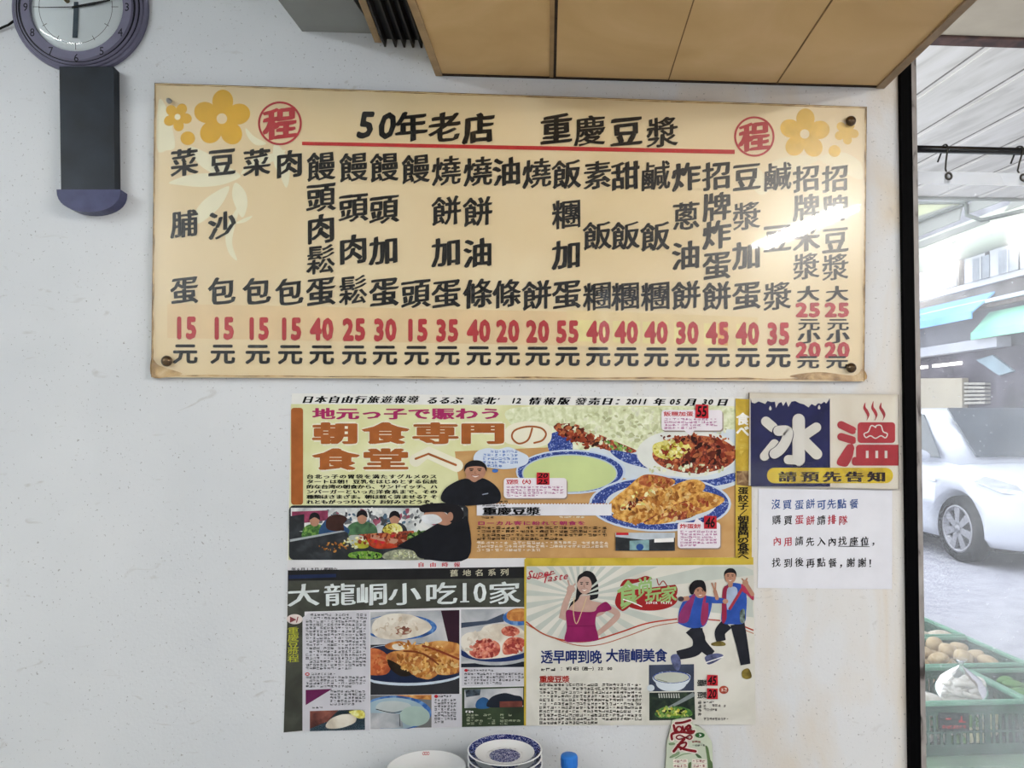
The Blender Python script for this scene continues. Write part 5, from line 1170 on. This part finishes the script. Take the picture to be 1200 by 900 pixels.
# white mushrooms bagged in the nearest crate
WBAG = mottle('white_bag_plastic', ['#b0aca2', '#d0cdc4', '#e4e2dc'], 36, 5, rough=.25, raw=True)
bc = PZ(1134, 806, ZC); bag = thing('vegetable_bag', (bc.x, rows_y[0] + .14, ZC - .12), 'knotted clear bag of white vegetable strands in the nearest crate', 'bag')
m = MB(); bx, by = bc.x, rows_y[0] + .15; rn = random.Random(5)
for k in range(46):
    t0 = rn.uniform(0, 2 * PI); rr = rn.uniform(.02, .075); tl = rn.uniform(-.5, .5); P = []; hz = rn.uniform(-.05, .055)
    for j in range(9):
        t = t0 + j * .32; P.append((bx + rr * math.cos(t) * 1.05, by + rr * math.sin(t) * .8, ZC - .03 + hz * (1 - rr / .13) + .02 * math.sin(t * 1.5 + tl * 4)))
    m.tube(P, .0065 + .002 * rn.random(), WBAG, 7)
m.build('white_strands', bag)
m = MB(); b = lump(.062, (1.1, .85, .95), 31); m.bm(b, WBAG, True, Matrix.Translation((bx, by, ZC - .045))); m.build('contents', bag)
m = MB(); m.lathe([(.088, -.10), (.092, -.05), (.082, .0), (.06, .034), (.03, .058), (.009, .072), (.007, .078), (.016, .092), (.02, .097)], clear_sheet('bag_film', haze=.10, rough=.12), 26, Matrix.Translation((bx, by, ZC - .015))); m.build('film', bag)
m = MB(); b = lump(.05, (1.3, 1, .8), 33); m.bm(b, WBAG, True); o = m.build('white_radish_bag'); o.location = (PZ(1085, 812, ZC).x, rows_y[0] + .10, ZC - .04); tag(o, 'small white bag at the near left of the nearest crate beside the door post', 'bag')
m = MB()
rn = random.Random(9); GV = [ink('#c4c49c', .5, .1, 30, raw=True), ink('#5c8c48', .5, .1, 30, raw=True), ink('#d0d0c0', .5, .1, 30, raw=True)]
for k in range(90):
    x = xr_near - .50 + rn.random() * .48; y = rows_y[0] + .03 + rn.random() * .26; z = ZC - H_C + .03 + rn.random() * .07
    b = lump(.02 + .008 * rn.random(), (1.2, 1, .9), k); m.bm(b, rn.choice(GV), True, Matrix.Translation((x, y, z)))
o = m.build('mixed_vegetables'); tag(o, 'small pale and green vegetables filling the nearest crate behind its slats', 'vegetables', None, 'stuff')
m = MB()
for k in range(60):
    x = xr_near + .06 + rn.random() * .42; y = rows_y[0] + .03 + rn.random() * .27; b = lump(.022, (1.4, 1, .6), k); m.bm(b, GV[1] if rn.random() < .7 else GV[0], True, Matrix.Translation((x, y, ZC - .09 + rn.random() * .05)))
o = m.build('leafy_greens'); tag(o, 'leafy greens lying in the right-hand green crate', 'vegetables', None, 'stuff')
for i, (px, nm) in enumerate(((1086, 'by the door post'), (1113, 'next to the one by the door post'))):
    m = MB(); m.bm(lump(.05, (1.3, 1, .7), 50 + i), ink('#cfc4b0', .5, .1, 30, raw=True), True); o = m.build('white_gourd'); o.location = (PZ(px, 744, ZC).x, rows_y[2] + .09, ZC - .035); tag(o, 'pale gourd in the farthest crate, ' + nm, 'gourd', 'gourds in the farthest crate')

# ------------------------------------------------------------------ white car on the street
CW = ink('#c4c8d4', .22, .01, 3, spec=.6, raw=True); GLS = ink('#3c444c', .08, .1, 4, spec=.8, raw=True); TYRE = ink('#18181b', .8, .1, 20, raw=True); RIMC = ink('#8a8a90', .35, .1, 20, metal=.6, raw=True); LAMP = ink('#c8ccd0', .15, .15, 30, spec=.7, raw=True)
wf = PZ(1125, 620, .32)
# car frame: X forward (towards us), Y to its left; origin on the ground under its middle
WB2 = 1.33; HWID = .875
CT = Matrix.Translation((wf.x + HWID - .06, wf.y + WB2, 0)) @ Matrix.Rotation(-PI / 2, 4, 'Z')
car = thing('parked_car', CT.translation, 'white car with sloping windscreen on the street beyond the clear curtain', 'car', None, (0, 0, -PI / 2))
def loft(rings, mat, smooth=True):
    m = MB(); n = len(rings[0]); vs = [CT @ Vector(p) for r_ in rings for p in r_]
    fs = [[i * n + k, i * n + (k + 1) % n, (i + 1) * n + (k + 1) % n, (i + 1) * n + k] for i in range(len(rings) - 1) for k in range(n)]
    fs.append(list(range(n))); fs.append([(len(rings) - 1) * n + k for k in range(n)][::-1]); m.add(vs, fs, mat, smooth); return m
def sec(x, hw, zb, zs_, zt, rt=.12, tum=.03):
    """one lower-body section: sill to bonnet / belt line"""
    P = [(hw - .08, zb), (hw - .01, zb + .08), (hw, zs_), (hw - tum, zt - rt), (hw - tum - rt * .55, zt - rt * .18), (hw - tum - rt * 1.6, zt), (hw * .4, zt + .015)]
    return [(x, -a, b) for a, b in P] + [(x, a, b) for a, b in P[::-1]]
body = loft([sec(-2.15, .60, .40, .55, .80), sec(-2.10, .72, .32, .6, .95), sec(-1.95, .83, .26, .6, 1.0), sec(-1.4, .875, .22, .6, 1.01), sec(-.4, .88, .20, .6, .99), sec(.55, .88, .20, .58, .97), sec(1.0, .875, .20, .58, .98), sec(1.33, .87, .20, .58, .95), sec(1.75, .84, .20, .55, .87), sec(1.98, .76, .21, .5, .78), sec(2.12, .62, .23, .46, .68), sec(2.17, .45, .27, .44, .6)], CW)
bo = body.build('car_body', None)
def boolean(o, cutter):
    md = o.modifiers.new('cut', 'BOOLEAN'); md.object = cutter; md.operation = 'DIFFERENCE'; md.solver = 'EXACT'
    dg = bpy.context.evaluated_depsgraph_get(); dg.update(); me = bpy.data.meshes.new_from_object(o.evaluated_get(dg)); o.modifiers.clear(); o.data = me; bpy.data.objects.remove(cutter)
m = MB()
for x in (-WB2 + .03, WB2):
    for s_ in (-1, 1): m.tube([CT @ Vector((x, s_ * .58, .33)), CT @ Vector((x, s_ * 1.1, .33))], .385, BLK, 32)
boolean(bo, m.build('cutter'))
iv = inv_of(car)
bo.data.transform(iv); bo.parent = car
for p in bo.data.polygons: p.use_smooth = True
def gsec(x0, x1): pass
def roof_ring(x, hw, z): return [(x, -hw, z), (x, hw, z)]
# cabin: belt outline to roof outline
belt = [(1.34, .55), (1.24, .74), (.3, .80), (-.6, .82), (-1.5, .80), (-1.98, .66)]; roofl = [(.60, .50), (.50, .58), (-.2, .61), (-.7, .62), (-1.4, .60), (-1.72, .50)]
zb_ = .96; zr_ = 1.53
def ringp(L, z, dz=(0,) * 6): return [(x, -y, z + d) for (x, y), d in zip(L, dz)] + [(x, y, z + d) for (x, y), d in zip(L[::-1], dz[::-1])]
mids = [((bx_ + rx_) / 2 + (.03 if i < 2 else 0), (by_ + ry_) / 2 + .03) for i, ((bx_, by_), (rx_, ry_)) in enumerate(zip(belt, roofl))]
m = loft([ringp(belt, zb_ - .02), ringp(mids, (zb_ + zr_) / 2), ringp(roofl, zr_ - .04, (-.03, -.01, .0, .0, -.01, -.03)), ringp([(x * .8 - .12, y * .8) for x, y in roofl], zr_, (0,) * 6)], CW); m.build('cabin', car)
def pane(nm, pts, off, mat=GLS):
    m = MB(); P = [Vector(p) for p in pts]; n = (P[1] - P[0]).cross(P[-1] - P[0]).normalized(); c_ = sum(P, Vector()) / len(P)
    if n.dot(c_ - Vector((-.4, 0, 1.1))) < 0: n = -n
    m.prism([CT @ (p + n * off) for p in P], (CT.to_3x3() @ n) * -.02, mat); m.build(nm, car)
def bil(b0, b1, r0, r1, u, v):
    b = Vector(b0).lerp(Vector(b1), u); r_ = Vector(r0).lerp(Vector(r1), u); q = b.lerp(r_, v); return q
pane('windscreen', [(1.29, -.62, 1.0), (1.29, .62, 1.0), (.65, .49, 1.485), (.65, -.49, 1.485)], .058)
for s_ in (-1, 1):
    pane('side_window', [(1.04, s_ * .79, 1.0), (.02, s_ * .825, 1.0), (-.05, s_ * .635, 1.46), (.50, s_ * .62, 1.45)], .035)
    pane('side_window', [(-.08, s_ * .825, 1.0), (-.95, s_ * .83, 1.0), (-.95, s_ * .635, 1.46), (-.15, s_ * .635, 1.46)], .035)
    pane('side_window', [(-1.05, s_ * .83, 1.02), (-1.65, s_ * .77, 1.06), (-1.42, s_ * .615, 1.43), (-1.05, s_ * .635, 1.45)], .035)
    m = MB(); b = lump(.09, (.7, 1.3, .8), 3); m.bm(b, CW, True, CT @ Matrix.Translation((.92, s_ * .98, 1.03))); m.build('wing_mirror', car)
    m = MB(); P = [(2.02, .60, .70), (1.88, .76, .72), (1.62, .845, .80), (1.55, .845, .84), (1.72, .80, .86), (1.95, .66, .79)]
    m.prism([CT @ Vector((x, s_ * y, z)) for x, y, z in P], CT.to_3x3() @ Vector((.012, s_ * .025, .012)), LAMP); m.build('headlamp', car)
    for x in (-WB2 + .03, WB2):
        wt = MB(); WM = CT @ Matrix.Translation((x, s_ * .76, .325)) @ Matrix.Rotation(-s_ * PI / 2, 4, 'X')
        wt.lathe([(.21, -.08), (.30, -.09), (.325, -.06), (.325, .06), (.31, .085), (.24, .09), (.22, .08)], TYRE, 40, WM)
        wheel = wt.build('wheel', car)
        m = MB(); m.lathe([(.24, .06), (.232, .088), (.21, .09), (.20, .03), (.0, .03)], RIMC, 40, WM)
        for k in range(7): m.box((0, 0, 0), (.052, .205, .03), RIMC, .006, M=None) if False else m.bm(_spoke(k) if False else (lambda bb: (bmesh.ops.create_cube(bb, size=1), [setattr(v, 'co', Matrix.Rotation(k * 2 * PI / 7, 3, 'Z') @ Vector((v.co.x * (.085 if v.co.y > 0 else .05), (v.co.y + .5) * .205, v.co.z * .03 + .068))) for v in bb.verts], bb)[2])(bmesh.new()), RIMC, False, WM)
        m.lathe([(.0, .09), (.04, .088), (.05, .06)], RIMC, 20, WM); m.lathe([(.0, .035), (.198, .035)], ink('#202024', .6, .1, 20, raw=True), 32, WM)
        m.build('wheel_rim', wheel)
    m = MB()
    for x in (.42, -.62): m.box(CT @ Vector((x, s_ * .885, .84)), (.025, .17, .022), CW, .008)
    m.build('door_handle', car)
    m = MB(); m.box(CT @ Vector((.98, s_ * .878, .78)), (.012, .13, .03), LAMP, .004); m.build('side_marker', car)
m = MB()
for s_ in (-1, 1):
    for x in (.66, -.32, -1.05): m.box(CT @ Vector((x, s_ * .879, .6)), (.006, .006, .62), ink('#7c8088', .5, raw=True))
m.build('door_gap', car)
m = MB(); m.box(CT @ Vector((2.08, 0, .42)), (1.0, .12, .12), ink('#202226', .4, .1, 20, raw=True), .02); m.box(CT @ Vector((2.13, 0, .62)), (.8, .06, .09), ink('#2a2c30', .3, .1, 20, raw=True), .02); m.build('grille', car)
m = MB(); m.box(CT @ Vector((-.2, 0, .19)), (1.5, 3.9, .08), BLK, .02); m.build('underbody', car)

# ------------------------------------------------------------------ buildings across the street (their fronts run along the street)
XF = 8.9
bld = thing('street_building', (XF, 13, 0), 'pale shop building across the street with blue and green awnings', 'building')
def slab(name, pts, x=XF, th=.15, mat=None, parent=bld, label=None):
    """outline read on the plane of the building front, standing out of it by TH towards the street"""
    m = MB(); m.prism([PX(px, py, x) for px, py in pts], (-th, 0, 0), mat); return m.build(name, parent, label)
m = MB(); m.box((XF + 1.6, 13.5, 3.6), (3.0, 15, 7.2), mottle('grey_lilac_plaster', ['#707078', '#84848c', '#9a9aa2'], 1.6, 5, rough=.8, raw=True)); m.build('wall', bld)
far = thing('street_building', (XF, -18, 0), 'added unseen building row across the street, keeping low sky out of reflections', 'building')  # row behind the viewer, added to block low sky from reflections
m = MB(); m.box((XF + 1.6, -20, 5.2), (3.0, 51, 10.4), mottle('sky_blocking_facade', ['#7c7a7c', '#96949a', '#b0aeb4'], .8, 5, rough=.85, raw=True)); m.build('wall', far)
WN = ink('#8a9098', .3, .25, 2, raw=True); WHT = ink('#b0b2b6', .6, .04, 5, raw=True); DK = mottle('shop_interior_shade', ['#2a2830', '#45414a', '#5e5a64'], 1.6, 5, rough=.8, raw=True)
def persp(y, x0, x1, k=None):
    """line along the street through (1073, y): where it crosses other picture columns"""
    s = (490 - y) / (1073 - 544) ; return [(x0, y - s * (x0 - 1073)), (x1, y - s * (x1 - 1073))]
def band(y0, y1, x0, x1):
    a_, b_ = persp(y0, x0, x1); d_, c_ = persp(y1, x0, x1); return [a_, b_, c_, d_]
slab('windowsill', band(350, 356, 1040, 1240), th=.10, mat=WHT)
for x0, x1 in ((1076, 1092), (1096, 1124), (1138, 1162), (1168, 1196), (1204, 1236)):
    f = slab('window', band(322, 350, x0, x1), th=.12, mat=WHT); slab('pane', band(325, 348, x0 + 2.2, x1 - 2.2), XF - .125, .01, WN, f)
    m = MB(); a_ = band(325, 348, (x0 + x1) / 2 - .7, (x0 + x1) / 2 + .7); slab('mullion', a_, XF - .13, .02, WHT, f)
slab('plaster_band', band(356, 377, 1040, 1240), th=.04, mat=ink('#6c6868', .8, .2, 3, raw=True))
slab('parapet', band(290, 318, 1040, 1240), th=.3, mat=ink('#b8beb0', .7, .05, 3, raw=True))
slab('awning_rail', band(371, 374.5, 1040, 1240), XF - .1, .12, ink('#c8d2e0', .4, .05, 5, raw=True))
slab('awning_board', band(375, 379, 1040, 1240), XF - .1, .06, ink('#6a5c58', .6, .2, 5, raw=True))
def awning(nm, lb, top, bot, out, mat, x0, x1):
    A_, B_ = [PX(*p, XF) for p in persp(top, x0, x1)]; C_, D_ = [PX(*p, XF) for p in persp(bot, x0, x1)]
    o_ = Vector((-out, 0, 0)); m = MB(); dz = Vector((0, 0, .25))
    m.prism([A_ + dz, B_ + dz, D_ + o_ * .4, C_ + o_ * .4], (0, 0, -.03), mat); m.prism([C_ + o_ * .4, D_ + o_ * .4, D_ + o_ * .4 - dz * .5, C_ + o_ * .4 - dz * .5], (-.02, 0, 0), mat); m.build(nm, bld, lb)
awning('awning', 'blue canvas awning', 377, 384, 1.1, mottle('blue_canvas', ['#5c98dc', '#6ea8e4', '#84b8ee'], 1.2, 3, rough=.6, raw=True), 1020, 1169)
awning('awning', 'green canvas awning', 398, 404, .8, mottle('green_canvas', ['#70c0a0', '#88d0b0', '#a0dcc4'], 1.2, 3, rough=.6, raw=True), 1160, 1260)
slab('sign_band', band(411, 421, 1040, 1185), th=.25, mat=ink('#a8aab2', .5, .04, 3, raw=True))
slab('shop_opening', [(1040, 423), (1240, 400), (1240, 500), (1040, 500)], th=.06, mat=DK)  # flat dark slab, the shade inside the shop put into its colour
LT = emit('lit_shop_lamp', (1, .98, .9), 5.0)
for x0, x1 in ((1076, 1088), (1096, 1112), (1116, 1128)): slab('strip_light', band(430, 433, x0, x1), XF - .055, .06, LT, label='lit strip light')
slab('shutter', [(1040, 444), (1135, 443), (1135, 592), (1040, 596)], XF - .055, .12, ink('#a09888', .6, .05, 2, raw=True), label='beige panel')
for k in range(6): slab('louvre', [(1136, 448 + k * 4.6), (1161, 448.5 + k * 4.4), (1161, 451 + k * 4.4), (1136, 451 + k * 4.6)], XF - .055, .10, ink('#98948c', .5, .1, 3, raw=True))
slab('tilted_board', [(1147, 422), (1166, 416), (1191, 435), (1174, 440)], XF - .055, .05, ink('#8496a0', .5, .15, 4, raw=True), label='grey-blue tilted board')
# rolled tarpaulin and translucent canopy closer by, hung along the street side of the arcade
XT = 4.2
CAN = ink('#a2aa9e', .5, .02, 3, raw=True)
tarp = thing('rolled_tarpaulin', PX(1123, 285, XT), 'long pale rolled tarpaulin tied under the white canopy', 'tarpaulin')
A_, B_ = PX(1040, 322, XT), PX(1240, 256, XT); zc = (A_.z + B_.z) / 2
m = MB(); NN = 24; m.tube([(XT + .01 * math.sin(i), A_.y + (B_.y - A_.y) * i / NN, A_.z + (B_.z - A_.z) * i / NN + .004 * math.sin(i * 1.7)) for i in range(NN + 1)], [.077 + .004 * math.sin(i * 2.1) for i in range(NN + 1)], CAN, 18); m.build('roll', tarp)
p = PX(1122, 294, XT); m = MB(); m.tube([p + Vector((0, -.006, 0)), p + Vector((0, .006, 0))], .084, ink('#8a9088', .6, raw=True), 18); m.tube([p + Vector((-.06, 0, -.02)), p + Vector((-.066, .0, -.09))], .005, ink('#8a9088', .6, raw=True)); m.build('tie_strap', tarp)
can = thing('white_canopy', PX(1130, 250, XT + .4), 'bright white translucent canopy panels on a grey frame beyond the curtain', 'canopy')
TRL, nt, out = nodes_of('translucent_canopy'); d_ = nt.nodes.new('ShaderNodeBsdfDiffuse'); d_.inputs[0].default_value = (.50, .51, .49, 1); t_ = nt.nodes.new('ShaderNodeBsdfTranslucent'); t_.inputs[0].default_value = (.50, .52, .49, 1); x_ = nt.nodes.new('ShaderNodeMixShader'); x_.inputs[0].default_value = .6; nt.links.new(d_.outputs[0], x_.inputs[1]); nt.links.new(t_.outputs[0], x_.inputs[2]); nt.links.new(x_.outputs[0], out.inputs[0])
def pnl(pts, x): slab('panel', pts, x, .012, TRL, can)
pnl([(1040, 292), (1125, 258), (1128, 244), (1118, 240), (1040, 266)], XT + .3); pnl([(1137, 250), (1240, 212), (1240, 190), (1160, 216), (1136, 240)], XT + .3); pnl([(1178, 248), (1240, 226), (1240, 214), (1190, 232)], XT + .29); pnl([(1040, 306), (1160, 260), (1158, 254), (1040, 297)], XT + .28)
FRM = ink('#5c625e', .5, .1, 10, raw=True)
m = MB()
for P in ([(1040, 238), (1130, 237), (1160, 222), (1240, 205)], [(1040, 275), (1095, 252), (1130, 240)], [(1132, 238), (1133, 252), (1150, 258), (1240, 238)]): m.tube([PX(x, y, XT + .27) for x, y in P], .018, FRM, 8)
m.build('frame', can)
slab('cover_sheet', [(1040, 240), (1128, 238), (1128, 246), (1040, 274)], XT + .33, .01, ink('#b0b494', .6, .03, 4, raw=True), can)
for px_ in (1046, 1236):
    q = PX(px_, 240, XT + .34); m = MB(); m.tube([(q.x, q.y, 0), (q.x, q.y, PX(px_, 205 if px_ > 1100 else 238, XT + .34).z)], .02, FRM, 12); m.build('pole', can)
    t2 = PX(px_, 322 if px_ < 1100 else 257, XT); m = MB(); m.tube([(XT, q.y, t2.z), (q.x, q.y, t2.z + .05)], .008, FRM, 8); m.build('bracket', can)

done_with_glyphs()
